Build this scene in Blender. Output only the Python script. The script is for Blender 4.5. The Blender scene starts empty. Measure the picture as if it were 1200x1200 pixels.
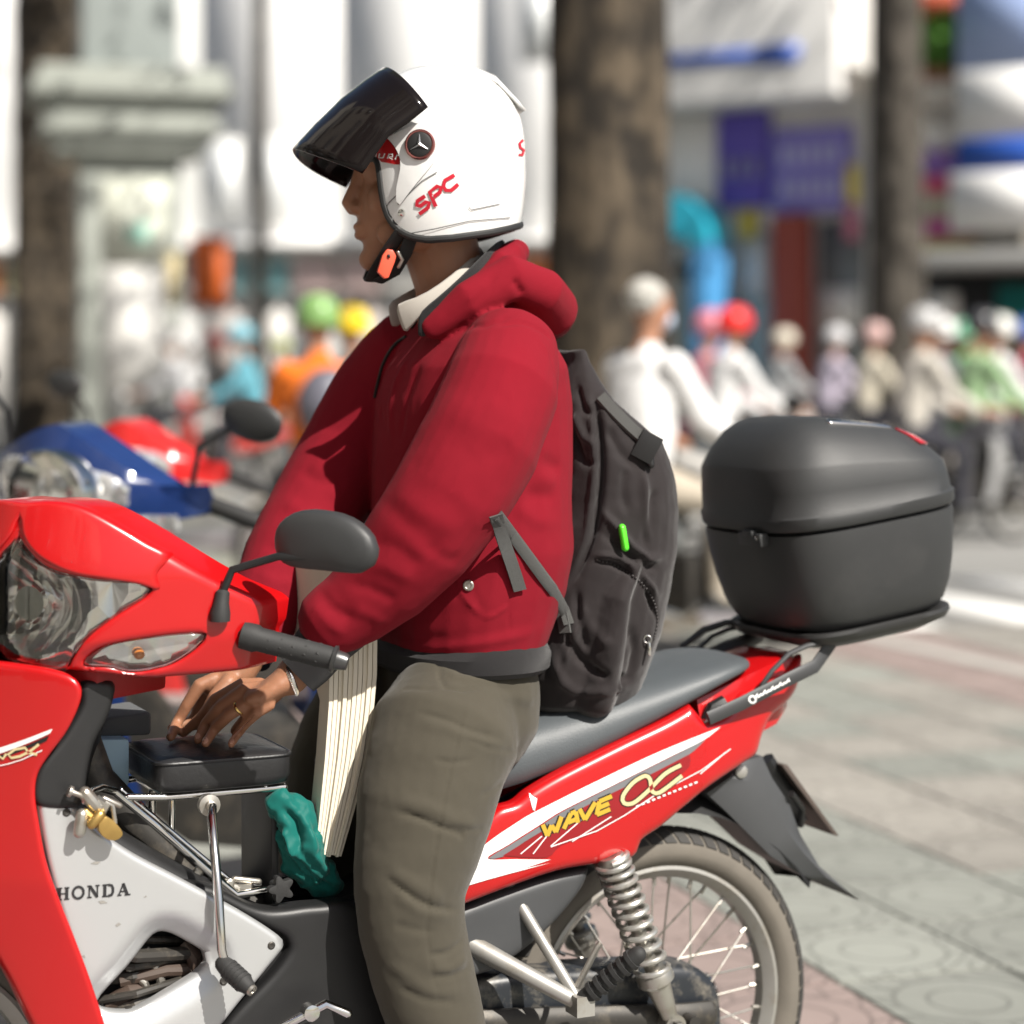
import bpy, bmesh, math, random
import numpy as np
from mathutils import Vector, Matrix, noise
from mathutils.bvhtree import BVHTree
from mathutils.geometry import delaunay_2d_cdt

random.seed(7)
rad = math.radians
SC = bpy.context.scene
COL = SC.collection

# ---------------------------------------------------------------- camera, sky, sun, exposure
FPX, HOR, CAMH = 2520.0, 430.0, 1.33          # focal length in photo pixels, horizon row, eye height
cd = bpy.data.cameras.new('camera')
cam = bpy.data.objects.new('camera', cd)
COL.objects.link(cam)
cam.location = (0, 0, CAMH)
cam.rotation_euler = (rad(90), 0, 0)
cd.sensor_width = 36
cd.lens = FPX / 1200 * 36
cd.shift_y = -(600 - HOR) / 1200
cd.clip_start = .05
cd.clip_end = 2000
cd.dof.use_dof = True
cd.dof.focus_distance = 3.17
cd.dof.aperture_fstop = 1.95
SC.camera = cam

SUN_AZ = rad(-45)        # direction towards the sun in the ground plane, from +X
SUN_EL = rad(46)
w = bpy.data.worlds.new('World')
SC.world = w
w.use_nodes = True
nt = w.node_tree
sky = nt.nodes.new('ShaderNodeTexSky')
sky.sky_type = 'NISHITA'
sky.sun_disc = False
sky.sun_elevation = SUN_EL
sky.sun_rotation = math.pi / 2 - SUN_AZ
sky.air_density = 1.0
sky.dust_density = 2.2
sky.ozone_density = 1.0
bg = nt.nodes['Background']
nt.links.new(sky.outputs[0], bg.inputs[0])
bg.inputs[1].default_value = .055
sd = bpy.data.lights.new('sun', 'SUN')
sun = bpy.data.objects.new('sun', sd)
COL.objects.link(sun)
sd.energy = 5.0
sd.angle = rad(.6)
sd.color = (1, .95, .87)
sdir = Vector((math.cos(SUN_EL) * math.cos(SUN_AZ), math.cos(SUN_EL) * math.sin(SUN_AZ), math.sin(SUN_EL)))
sun.rotation_euler = sdir.to_track_quat('Z', 'Y').to_euler()
sun.location = sdir * 30
SC.view_settings.view_transform = 'Standard'
SC.view_settings.look = 'None'
SC.view_settings.gamma = 1
SC.view_settings.exposure = .66
SC.view_settings.use_curve_mapping = False
SC.render.engine = 'CYCLES'
SC.cycles.use_denoising = True
SC.cycles.max_bounces = 8
SC.cycles.transparent_max_bounces = 12

# ---------------------------------------------------------------- materials
def rgb(h):
    h = h.lstrip('#')
    f = lambda c: c / 12.92 if c <= .04045 else ((c + .055) / 1.055) ** 2.4
    return tuple(f(int(h[i:i + 2], 16) / 255) for i in (0, 2, 4))

MATS = {}
def mat(name, col, rough=.5, metal=0., var=.12, vscale=14., bump=.0, bscale=300., coat=0., spec=.5, dirt=None, dscale=6., dth=.55, sheen=0., trans=0., rvar=.12, bdist=.002, emit=None):
    if name in MATS:
        return MATS[name]
    m = bpy.data.materials.new(name)
    m.use_nodes = True
    nt = m.node_tree
    b = nt.nodes['Principled BSDF']
    tc = nt.nodes.new('ShaderNodeTexCoord')
    b.inputs['Metallic'].default_value = metal
    b.inputs['Coat Weight'].default_value = coat
    b.inputs['Coat Roughness'].default_value = .06
    b.inputs['Specular IOR Level'].default_value = spec
    b.inputs['Sheen Weight'].default_value = sheen
    b.inputs['Transmission Weight'].default_value = trans
    n = nt.nodes.new('ShaderNodeTexNoise')
    n.inputs['Scale'].default_value = vscale
    n.inputs['Detail'].default_value = 5
    nt.links.new(tc.outputs['Object'], n.inputs['Vector'])
    mx = nt.nodes.new('ShaderNodeMix'); mx.data_type = 'RGBA'
    c = Vector(col)
    mx.inputs['A'].default_value = (*(c * (1 - var)), 1)
    mx.inputs['B'].default_value = (*[min(1, x) for x in c * (1 + var)], 1)
    nt.links.new(n.outputs['Fac'], mx.inputs['Factor'])
    out = mx.outputs['Result']
    if dirt is not None:
        n2 = nt.nodes.new('ShaderNodeTexNoise')
        n2.inputs['Scale'].default_value = dscale
        n2.inputs['Detail'].default_value = 8
        n2.inputs['Roughness'].default_value = .7
        nt.links.new(tc.outputs['Object'], n2.inputs['Vector'])
        r = nt.nodes.new('ShaderNodeValToRGB')
        r.color_ramp.elements[0].position = dth
        r.color_ramp.elements[1].position = min(1, dth + .25)
        nt.links.new(n2.outputs['Fac'], r.inputs['Fac'])
        m2 = nt.nodes.new('ShaderNodeMix'); m2.data_type = 'RGBA'
        nt.links.new(r.outputs['Color'], m2.inputs['Factor'])
        nt.links.new(out, m2.inputs['A'])
        m2.inputs['B'].default_value = (*dirt, 1)
        out = m2.outputs['Result']
    nt.links.new(out, b.inputs['Base Color'])
    mr = nt.nodes.new('ShaderNodeMapRange')
    mr.inputs['To Min'].default_value = max(.02, rough * (1 - rvar))
    mr.inputs['To Max'].default_value = min(1, rough * (1 + rvar))
    nt.links.new(n.outputs['Fac'], mr.inputs['Value'])
    nt.links.new(mr.outputs[0], b.inputs['Roughness'])
    if bump:
        nb = nt.nodes.new('ShaderNodeTexNoise')
        nb.inputs['Scale'].default_value = bscale
        nb.inputs['Detail'].default_value = 3
        nt.links.new(tc.outputs['Object'], nb.inputs['Vector'])
        bp = nt.nodes.new('ShaderNodeBump')
        bp.inputs['Strength'].default_value = bump
        bp.inputs['Distance'].default_value = bdist
        nt.links.new(nb.outputs['Fac'], bp.inputs['Height'])
        nt.links.new(bp.outputs[0], b.inputs['Normal'])
    if emit:
        b.inputs['Emission Color'].default_value = (*emit[0], 1)
        b.inputs['Emission Strength'].default_value = emit[1]
    MATS[name] = m
    return m

def weave(name, col, rough=.9, scale=900., strength=.35, var=.1, vscale=9, sheen=.15):
    """Cloth: two crossed thread waves as fine relief."""
    if name in MATS:
        return MATS[name]
    m = mat(name, col, rough, var=var, vscale=vscale, sheen=sheen, spec=.1)
    nt = m.node_tree
    b = nt.nodes['Principled BSDF']
    tc = nt.nodes.new('ShaderNodeTexCoord')
    hs = []
    for d in ('Z', 'DIAGONAL'):
        wv = nt.nodes.new('ShaderNodeTexWave')
        wv.bands_direction = d
        wv.inputs['Scale'].default_value = scale
        wv.inputs['Distortion'].default_value = 2.
        wv.inputs['Detail'].default_value = 1
        nt.links.new(tc.outputs['Object'], wv.inputs['Vector'])
        hs.append(wv)
    nz = nt.nodes.new('ShaderNodeTexNoise')
    nz.inputs['Scale'].default_value = 60
    nz.inputs['Detail'].default_value = 6
    nt.links.new(tc.outputs['Object'], nz.inputs['Vector'])
    a = nt.nodes.new('ShaderNodeMath'); a.operation = 'ADD'
    nt.links.new(hs[0].outputs['Fac'], a.inputs[0]); nt.links.new(hs[1].outputs['Fac'], a.inputs[1])
    a2 = nt.nodes.new('ShaderNodeMath'); a2.operation = 'MULTIPLY_ADD'
    nt.links.new(nz.outputs['Fac'], a2.inputs[0]); a2.inputs[1].default_value = 3.; nt.links.new(a.outputs[0], a2.inputs[2])
    bp = nt.nodes.new('ShaderNodeBump')
    bp.inputs['Strength'].default_value = strength
    bp.inputs['Distance'].default_value = .0012
    nt.links.new(a2.outputs[0], bp.inputs['Height'])
    nt.links.new(bp.outputs[0], b.inputs['Normal'])
    return m

def clear_mat(name, tint=(1, 1, 1), rough=.03, gl=.9, base=.0):
    """Thin clear plastic: tinted see-through film with a Fresnel gloss."""
    if name in MATS:
        return MATS[name]
    m = bpy.data.materials.new(name); m.use_nodes = True
    nt = m.node_tree; nt.nodes.clear()
    o = nt.nodes.new('ShaderNodeOutputMaterial')
    t = nt.nodes.new('ShaderNodeBsdfTransparent'); t.inputs[0].default_value = (*tint, 1)
    g = nt.nodes.new('ShaderNodeBsdfGlossy'); g.inputs['Roughness'].default_value = rough
    f = nt.nodes.new('ShaderNodeFresnel'); f.inputs[0].default_value = 1.5
    s = nt.nodes.new('ShaderNodeMixShader')
    nt.links.new(f.outputs[0], s.inputs[0]); nt.links.new(t.outputs[0], s.inputs[1]); nt.links.new(g.outputs[0], s.inputs[2])
    nt.links.new(s.outputs[0], o.inputs[0])
    MATS[name] = m
    return m

RED = mat('red_paint', (.43, .0035, .005), .28, var=.03, coat=.5, spec=.5, vscale=3, dirt=(.33, .05, .04), dscale=9, dth=.72)
SILVER = mat('silver_paint', (.52, .53, .535), .36, metal=.55, var=.04, coat=.4, vscale=3, dirt=(.33, .31, .28), dscale=12, dth=.69)
BLKPL = mat('black_plastic', (.012, .012, .0125), .46, bump=.25, bscale=900, bdist=.0006, dirt=(.035, .033, .03), dscale=7, dth=.6)
GRYPL = mat('grey_plastic', (.05, .052, .055), .5, bump=.2, bscale=900, bdist=.0006, dirt=(.12, .11, .1), dscale=8, dth=.62)
RUBBER = mat('black_rubber', (.02, .02, .02), .7, bump=.3, bscale=500, bdist=.001)
CHROME = mat('chrome', (.75, .74, .71), .14, metal=1, var=.08, vscale=40, dirt=(.32, .26, .19), dscale=30, dth=.62)
STEEL = mat('dusty_steel', (.45, .43, .39), .38, metal=.85, var=.15, vscale=30, dirt=(.3, .25, .19), dscale=25, dth=.5)
ALU = mat('dusty_aluminium', (.40, .39, .365), .42, metal=.6, var=.1, vscale=20, dirt=(.3, .26, .2), dscale=18, dth=.52)
DARKMET = mat('dark_metal', (.05, .047, .043), .5, metal=.5, dirt=(.14, .12, .095), dscale=20, dth=.5)
BRASS = mat('brass', (.55, .36, .12), .35, metal=.9, var=.2, vscale=50, dirt=(.2, .13, .06), dscale=40, dth=.55)
WHITEDEC = mat('white_sticker', (.78, .78, .77), .35, var=.03, coat=.3)
GREYDEC = mat('grey_sticker', (.16, .16, .17), .4)
DKREDDEC = mat('dark_red_sticker', (.25, .006, .01), .35, coat=.3)
BLACKDEC = mat('black_sticker', (.012, .012, .012), .4)
GOLDDEC = mat('gold_sticker', (.66, .42, .05), .3, metal=.3)
SEATM = mat('seat_vinyl', (.072, .081, .088), .5, bump=.35, bscale=450, bdist=.0012, var=.15, dirt=(.11, .11, .11), dscale=9, dth=.6)

# ---------------------------------------------------------------- helpers: rays, frames, mesh building
CAMO = Vector((0, 0, CAMH))
def ray(x, y):
    return Vector(((x - 600) / FPX, 1, -(y - HOR) / FPX))
def at(x, y, Y):
    return CAMO + ray(x, y) * Y
def on_w(x, y, z):
    d = ray(x, y)
    return CAMO + d * ((z - CAMH) / d.z)

def frame(loc, heading, pitch=0.):
    return Matrix.Translation(loc) @ Matrix.Rotation(rad(heading), 4, 'Z') @ Matrix.Rotation(rad(pitch), 4, 'Y')

AXLE = Vector((.232, 3.55, 0))
BIKE = frame(AXLE, 205)                       # local x forward, y left, z up
BIKEI = BIKE.inverted()
def L(u, v, w):
    return BIKE @ Vector((u, v, w))
def Q(x, y, v):
    """photo point on the bike's upright plane at lateral offset v -> world"""
    o = BIKEI @ CAMO; d = BIKEI.to_3x3() @ ray(x, y)
    return BIKE @ (o + d * ((v - o.y) / d.y))
BAR = frame(L(.93, 0, 0), 247)                # handlebar turned to the left
BARI = BAR.inverted()
def HB(x, y, z):
    return BAR @ Vector((x, y, z))
def surf(x, y, F, fr=BIKE, fri=BIKEI, ax=1):
    o = fri @ CAMO; d = fri.to_3x3() @ ray(x, y)
    g = .1
    for _ in range(12):
        t = (g - o[ax]) / d[ax]
        p = o + d * t
        q = [p[i] for i in range(3) if i != ax]
        g = .35 * g + .65 * F(*q)
    t = (g - o[ax]) / d[ax]
    return o + d * t

ROOTM = {}
def root(name, M, label, cat, group=None, parent=None):
    o = bpy.data.objects.new(name, None)
    o.empty_display_size = .1
    COL.objects.link(o)
    o.matrix_world = M
    ROOTM[o.name] = M.inverted()
    tag(o, label, cat, group)
    return o
def tag(o, label=None, cat=None, group=None, kind=None):
    if label: o['label'] = label
    if cat: o['category'] = cat
    if group: o['group'] = group
    if kind: o['kind'] = kind
    return o

def link(name, me, m, parent=None, smooth=True, world=True):
    """link a mesh given in world coordinates under a root or part (kept in the root's local space)"""
    if parent is not None and world:
        r = parent
        while r.parent is not None:
            r = r.parent
        if r.name in ROOTM:
            me.transform(ROOTM[r.name])
    if m is not None and not me.materials:
        me.materials.append(m)
    if smooth:
        me.polygons.foreach_set('use_smooth', [True] * len(me.polygons))
    o = bpy.data.objects.new(name, me)
    COL.objects.link(o)
    if parent is not None:
        o.parent = parent
    return o

def crisp(me, ang=35):
    bm = bmesh.new(); bm.from_mesh(me)
    bmesh.ops.remove_doubles(bm, verts=bm.verts, dist=1e-6)
    bmesh.ops.recalc_face_normals(bm, faces=bm.faces)
    a = rad(ang)
    for e in bm.edges:
        if len(e.link_faces) == 2 and e.calc_face_angle(0) > a:
            e.smooth = False
    bm.to_mesh(me); bm.free()

def axis_frame(d, ref=None):
    d = d.normalized()
    ref = ref or (Vector((0, 0, 1)) if abs(d.z) < .9 else Vector((1, 0, 0)))
    s = d.cross(ref).normalized()
    return s, s.cross(d).normalized()

class MB:
    def __init__(self, M=None):
        self.v, self.f, self.M = [], [], M
    def add(self, vs, fs):
        n = len(self.v)
        self.v += [Vector(p) for p in vs]
        self.f += [tuple(i + n for i in f) for f in fs]
        return self
    def loft(self, rings, cap=True, closed=True, loop=False):
        k = len(rings[0]); vs = [p for r in rings for p in r]; fs = []
        m = len(rings)
        for i in range(m if loop else m - 1):
            j = (i + 1) % m
            for a in range(k if closed else k - 1):
                b = (a + 1) % k
                fs.append((i * k + a, i * k + b, j * k + b, j * k + a))
        if cap and not loop:
            for i, fl in ((0, True), (m - 1, False)):
                c = sum((Vector(p) for p in rings[i]), Vector()) / k
                vs.append(c); ci = len(vs) - 1
                for a in range(k if closed else k - 1):
                    b = (a + 1) % k
                    fs.append((ci, i * k + b, i * k + a) if fl else (ci, i * k + a, i * k + b))
        return self.add(vs, fs)
    def tube(self, pts, r, n=12, ref=None, cap=True, rnd=False, loop=False):
        """r: radius, list of radii or list of (side, up) radii"""
        pts = [Vector(p) for p in pts]; m = len(pts)
        if not isinstance(r, (list, tuple)):
            r = [r] * m
        if rnd and not loop:
            P, R = [], []
            r0 = r[0] if not isinstance(r[0], tuple) else min(r[0]); r1 = r[-1] if not isinstance(r[-1], tuple) else min(r[-1])
            sc = lambda q, f: (q[0] * f, q[1] * f) if isinstance(q, tuple) else q * f
            d0 = (pts[0] - pts[1]).normalized(); d1 = (pts[-1] - pts[-2]).normalized()
            for a in (80, 55, 28):
                P.append(pts[0] + d0 * r0 * math.sin(rad(a))); R.append(sc(r[0], math.cos(rad(a))))
            P += pts; R += list(r)
            for a in (28, 55, 80):
                P.append(pts[-1] + d1 * r1 * math.sin(rad(a))); R.append(sc(r[-1], math.cos(rad(a))))
            pts, r, m = P, R, len(P)
        ts = []
        for i in range(m):
            if loop:
                t = pts[(i + 1) % m] - pts[i - 1]
            else:
                t = pts[min(i + 1, m - 1)] - pts[max(i - 1, 0)]
            ts.append(t.normalized())
        s, u = axis_frame(ts[0], ref)
        rings = []
        for i in range(m):
            if ref is not None:
                s, u = axis_frame(ts[i], ref)
            else:
                s = (s - ts[i] * s.dot(ts[i])).normalized(); u = s.cross(ts[i]).normalized()
            a, b = r[i] if isinstance(r[i], tuple) else (r[i], r[i])
            rings.append([pts[i] + s * a * math.cos(2 * math.pi * k / n) + u * b * math.sin(2 * math.pi * k / n) for k in range(n)])
        return self.loft(rings, cap, True, loop)
    def box(self, c, sx, sy, sz, M=None):
        c = Vector(c); R = M or Matrix.Identity(3)
        vs = [c + R @ Vector((x * sx / 2, y * sy / 2, z * sz / 2)) for x in (-1, 1) for y in (-1, 1) for z in (-1, 1)]
        return self.add(vs, [(0, 1, 3, 2), (4, 6, 7, 5), (0, 4, 5, 1), (2, 3, 7, 6), (0, 2, 6, 4), (1, 5, 7, 3)])
    def lathe(self, c, axis, prof, n=24, cap=True):
        """prof: list of (along axis, radius)"""
        c = Vector(c); axis = Vector(axis).normalized(); s, u = axis_frame(axis)
        return self.loft([[c + axis * h + (s * math.cos(2 * math.pi * k / n) + u * math.sin(2 * math.pi * k / n)) * max(q, 1e-5) for k in range(n)] for h, q in prof], cap)
    def ellipsoid(self, c, A, B, C, n=20, m=12):
        c, A, B, C = map(Vector, (c, A, B, C))
        rings = []
        for i in range(1, m):
            p = math.pi * i / m - math.pi / 2
            rings.append([c + C * math.sin(p) + (A * math.cos(2 * math.pi * k / n) + B * math.sin(2 * math.pi * k / n)) * math.cos(p) for k in range(n)])
        return self.loft(rings)
    def prism(self, poly, off):
        off = Vector(off); k = len(poly)
        vs = [Vector(p) for p in poly] + [Vector(p) + off for p in poly]
        return self.add(vs, [tuple(range(k))[::-1], tuple(range(k, 2 * k))] + [(i, (i + 1) % k, (i + 1) % k + k, i + k) for i in range(k)])
    def mesh(self, name='m'):
        me = bpy.data.meshes.new(name)
        vs = [self.M @ p for p in self.v] if self.M is not None else self.v
        me.from_pydata([tuple(p) for p in vs], [], self.f)
        return me
    def build(self, name, m, parent=None, ang=35, bevel=0., seg=2, sub=0, smooth=True):
        me = self.mesh(name)
        if bevel:
            bm = bmesh.new(); bm.from_mesh(me)
            bmesh.ops.remove_doubles(bm, verts=bm.verts, dist=1e-6)
            bmesh.ops.recalc_face_normals(bm, faces=bm.faces)
            es = [e for e in bm.edges if len(e.link_faces) == 2 and e.calc_face_angle(0) > rad(28)]
            bmesh.ops.bevel(bm, geom=es, offset=bevel, segments=seg, affect='EDGES', profile=.6, clamp_overlap=True)
            bm.to_mesh(me); bm.free()
        crisp(me, ang)
        o = link(name, me, m, parent, smooth)
        if sub:
            md = o.modifiers.new('sub', 'SUBSURF'); md.levels = sub; md.render_levels = sub
        return o

def spline(pts, step=6., closed=True):
    """Catmull-Rom through (x, y) points; a third value marks a sharp corner"""
    n = len(pts); out = []
    P = [Vector(p[:2]) for p in pts]; sharp = [len(p) > 2 and p[2] for p in pts]
    for i in range(n if closed else n - 1):
        a, b = P[i], P[(i + 1) % n]
        p0 = P[i - 1] if (closed or i > 0) else a; p3 = P[(i + 2) % n] if (closed or i + 2 < n) else b
        m1 = (b - a) * .5 * 1.0 if sharp[i] else (b - p0) / 2
        m2 = (b - a) * .5 * 1.0 if sharp[(i + 1) % n] else (p3 - a) / 2
        lim = (b - a).length * 1.1
        for q in (m1, m2):
            if q.length > lim: q *= lim / q.length
        k = max(1, int((b - a).length / step))
        for j in range(k):
            t = j / k; t2, t3 = t * t, t * t * t
            out.append((2 * t3 - 3 * t2 + 1) * a + (t3 - 2 * t2 + t) * m1 + (-2 * t3 + 3 * t2) * b + (t3 - t2) * m2)
    if not closed:
        out.append(P[-1])
    return out

def inside(pts, poly):
    pts = np.asarray(pts); x, y = pts[:, 0], pts[:, 1]
    r = np.zeros(len(pts), bool); k = len(poly)
    for i in range(k):
        x1, y1 = poly[i]; x2, y2 = poly[(i + 1) % k]
        if y1 == y2: continue
        c = ((y1 > y) != (y2 > y)) & (x < (x2 - x1) * (y - y1) / (y2 - y1) + x1)
        r ^= c
    return r
def edge_dist(pts, polys):
    pts = np.asarray(pts, float); d = np.full(len(pts), 1e9)
    for poly in polys:
        P = np.array([tuple(p) for p in poly]); Qn = np.roll(P, -1, 0)
        for a, b in zip(P, Qn):
            ab = b - a; l = max((ab ** 2).sum(), 1e-9)
            t = np.clip(((pts - a) @ ab) / l, 0, 1)
            d = np.minimum(d, np.hypot(*(pts - a - t[:, None] * ab).T))
    return d

def fill2d(outline, holes=(), spacing=8., insets=()):
    polys = [outline] + list(holes)
    pts, edges = [], []
    for P in polys:
        n0 = len(pts); pts += [tuple(p) for p in P]
        edges += [(n0 + i, n0 + (i + 1) % len(P)) for i in range(len(P))]
    extra = []
    for P in polys:
        k = len(P)
        for dl in insets:
            for i in range(k):
                t = (Vector(P[(i + 1) % k]) - Vector(P[i - 1])).normalized(); nn = Vector((-t.y, t.x))
                for s in (1, -1):
                    extra.append(((Vector(P[i]) + nn * dl * s).to_tuple(), dl * .97))
    xs = [p[0] for p in outline]; ys = [p[1] for p in outline]
    lim = (max(insets) if insets else 0) + spacing * .45
    r = 0; y = min(ys)
    while y < max(ys):
        x = min(xs) + (r % 2) * spacing / 2
        while x < max(xs):
            extra.append(((x, y), lim)); x += spacing
        y += spacing * .87; r += 1
    if extra:
        ep = np.array([e[0] for e in extra]); need = np.array([e[1] for e in extra])
        ok = inside(ep, outline)
        for h in holes: ok &= ~inside(ep, h)
        ok &= edge_dist(ep, polys) >= need
        pts += [tuple(p) for p in ep[ok]]
    vs, _, fs, *_ = delaunay_2d_cdt([Vector(p) for p in pts], edges, [], 0, 1e-4)
    vs = [tuple(p) for p in vs]
    cen = np.array([np.mean([vs[i] for i in f], 0) for f in fs])
    ok = inside(cen, outline)
    for h in holes: ok &= ~inside(cen, h)
    return vs, [f for f, k in zip(fs, ok) if k]

def panel(name, outline, F, m, parent, fr=BIKE, ax=1, thick=.006, edge=.006, holes=(), spacing=8., scale=820., step=5., mirror=False, sgn=1, ang=50, disp=None):
    """moulded panel: outline and openings seen in the photo, lying on the surface coordinate[ax] = F(others); rolled edges, real thickness"""
    out = spline(outline, step); hs = [spline(h, step) for h in holes]
    e = edge * scale
    ins = [e * .12, e * .35, e * .7, e * 1.1] if edge else []
    vs, fs = fill2d(out, hs, spacing, ins)
    d = edge_dist(vs, [out] + hs) / scale
    fri = fr.inverted()
    P = []
    for p, dd in zip(vs, d):
        q = surf(p[0], p[1], F, fr, fri, ax)
        if edge:
            t = 1 - min(dd / edge, 1)
            q[ax] -= sgn * edge * (1 - math.sqrt(max(0, 1 - t * t)))
        if disp: q[ax] += sgn * disp(p[0], p[1], q)
        P.append(q)
    n = len(P)
    back = []
    for q in P:
        b = q.copy(); b[ax] -= sgn * thick; back.append(b)
    cnt = {}
    for f in fs:
        for i in range(len(f)):
            a, b = f[i], f[(i + 1) % len(f)]
            cnt[(a, b)] = 1
    F2 = [tuple(f) for f in fs] + [tuple(i + n for i in reversed(f)) for f in fs]
    for (a, b) in cnt:
        if (b, a) not in cnt:
            F2.append((b, a, a + n, b + n))
    res = []
    for s in ((1, -1) if mirror else (1,)):
        mb = MB()
        k = 1 if ax == 1 else 1
        V = [Vector((q.x, q.y * s, q.z)) for q in P + back]
        mb.add([fr @ q for q in V], F2)
        res.append(mb.build(name, m, parent, ang=ang))
    return res[0]

def bvh_of(o):
    r = o
    while r.parent is not None: r = r.parent
    M = ROOTM[r.name].inverted() if r.name in ROOTM else Matrix.Identity(4)
    return BVHTree.FromPolygons([M @ v.co for v in o.data.vertices], [tuple(p.vertices) for p in o.data.polygons])
def hit(x, y, bvh):
    d = ray(x, y).normalized()
    r = bvh.ray_cast(CAMO, d)
    if r[0] is None:
        p, n, *_ = bvh.find_nearest(at(x, y, 3.1)); return p, n
    n = r[1] if r[1].dot(d) < 0 else -r[1]
    return r[0], n

def sticker(name, polys, bvh, m, parent, off=.0011, spacing=14., step=6.):
    """thin film laid on an existing surface; polys are outlines seen in the photo"""
    mb = MB()
    for poly in polys:
        out = spline(poly, step)
        vs, fs = fill2d(out, (), spacing)
        V = []
        for p in vs:
            q, n = hit(p[0], p[1], bvh); V.append(q + n * off)
        F2 = []
        for f in fs:
            a, b, c = (V[i] for i in f[:3])
            nn = (b - a).cross(c - a)
            F2.append(tuple(f) if nn.dot(CAMO - a) > 0 else tuple(reversed(f)))
        mb.add(V, F2)
    me = mb.mesh(name)
    return link(name, me, m, parent)

def strokes_px(segs, wd):
    """polylines -> little quads outlines (photo pixels); each seg: list of points (+ optional own width first)"""
    out = []
    for s in segs:
        wdt = wd
        if not isinstance(s[0], (tuple, list)): wdt, s = s[0], s[1:]
        P = [Vector(p) for p in s]; Lf, Rt = [], []
        for i, p in enumerate(P):
            t = (P[min(i + 1, len(P) - 1)] - P[max(i - 1, 0)]).normalized(); nn = Vector((-t.y, t.x)) * wdt / 2
            Lf.append(p + nn); Rt.append(p - nn)
        out.append([(*q, 1) for q in Lf + Rt[::-1]])
    return out

def fuse(name, mbs, voxel, iters, m, parent, disp=None, fac=.5, keep=None):
    """weld overlapping volumes into one continuous surface (voxel remesh + smoothing), then shape it"""
    big = MB()
    for b in mbs: big.add(b.v, b.f)
    me = big.mesh(name)
    bm = bmesh.new(); bm.from_mesh(me); bmesh.ops.recalc_face_normals(bm, faces=bm.faces); bm.to_mesh(me); bm.free()
    o = bpy.data.objects.new('tmp', me); COL.objects.link(o)
    r = o.modifiers.new('r', 'REMESH'); r.mode = 'VOXEL'; r.voxel_size = voxel; r.adaptivity = 0
    if iters:
        s = o.modifiers.new('s', 'SMOOTH'); s.factor = fac; s.iterations = iters
    dg = bpy.context.evaluated_depsgraph_get()
    me2 = bpy.data.meshes.new_from_object(o.evaluated_get(dg))
    bpy.data.objects.remove(o); bpy.data.meshes.remove(me)
    me2.name = name
    if disp:
        n = len(me2.vertices)
        co = np.empty(n * 3); me2.vertices.foreach_get('co', co); co = co.reshape(-1, 3)
        no = np.array([tuple(v.normal) for v in me2.vertices])
        bv = BVHTree.FromPolygons([Vector(c) for c in co], [tuple(p.vertices) for p in me2.polygons])
        off = disp(co, no, bv)
        co = co + (off if off.ndim == 2 else no * off[:, None])
        me2.vertices.foreach_set('co', co.ravel()); me2.update()
    me2.materials.clear()
    return link(name, me2, m, parent)

def fold(co, no, bv, lines, side=True):
    """creases and ridges: each line (photo points, width m, height m) pressed into the surface it crosses"""
    off = np.zeros(len(co))
    for pts, wd, amp in lines:
        sp = spline(pts, 14, closed=False)
        H = [hit(p.x, p.y, bv) for p in sp]
        P = np.array([tuple(h[0]) for h in H]); N = np.array([tuple(h[1]) for h in H])
        lo, hi = P.min(0) - 3 * wd, P.max(0) + 3 * wd
        idx = np.where(((co > lo) & (co < hi)).all(1))[0]
        if not len(idx): continue
        c = co[idx]; best = np.full(len(idx), 1e9); tt = np.zeros(len(idx)); bn = np.zeros((len(idx), 3))
        for i in range(len(P) - 1):
            ab = P[i + 1] - P[i]
            if np.linalg.norm(ab) > .045: continue
            ab = P[i + 1] - P[i]; l = max((ab ** 2).sum(), 1e-12)
            t = np.clip(((c - P[i]) @ ab) / l, 0, 1)
            d = np.linalg.norm(c - P[i] - t[:, None] * ab, axis=1)
            k = d < best
            best[k] = d[k]; tt[k] = (i + t[k]) / (len(P) - 1); bn[k] = N[i]
        g = np.exp(-(best / wd) ** 2) * amp * np.minimum(1, np.minimum(tt, 1 - tt) * 5 + .15)
        g *= np.clip((no[idx] * bn).sum(1), 0, 1)
        off[idx] += g
    return off

def nz(co, sc, seed=0., oct=2):
    return np.array([noise.fractal(Vector((c[0] * sc + seed, c[1] * sc, c[2] * sc)), 1., 2., oct) for c in co])
def lumps(co, dirs, sc, seed=0):
    """directional wrinkle noise: stretched along dirs"""
    D = np.array(dirs); 
    return np.array([noise.noise(Vector((c @ D[0] * sc[0] + seed, c @ D[1] * sc[1], c @ D[2] * sc[2]))) for c in co])
# ---------------------------------------------------------------- ground, pavement, road
RD = Vector((-.371, .928, 0)).normalized()      # along the street, away from the camera
RN = Vector((.928, .371, 0)).normalized()       # across the street, away from the camera
def street(s, o, z=0.): return RD * s + RN * o + Vector((0, 0, z))   # o: metres across (kerb at 5.64, far kerb 12.9, shop fronts 16.6)
SMAT = frame((0, 0, 0), math.degrees(math.atan2(RD.y, RD.x)))
def slab(o0, o1, z0, z1, s0=-60, s1=160):
    mb = MB(); mb.prism([street(s0, o0, z0), street(s1, o0, z0), street(s1, o1, z0), street(s0, o1, z0)], (0, 0, z1 - z0)); return mb
ASPH = mat('asphalt', (.17, .168, .16), .9, var=.25, vscale=1.5, bump=.4, bscale=90, bdist=.004)
g = MB(); g.box((0, 0, -.2), 1600, 1600, .1)
tag(g.build('ground', ASPH), kind='structure')
tag(slab(5.64, 12.9, -.148, -.12).build('road', mat('road_surface', (.19, .188, .18), .88, var=.15, vscale=.7, bump=.3, bscale=80, bdist=.004)), kind='structure')

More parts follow.
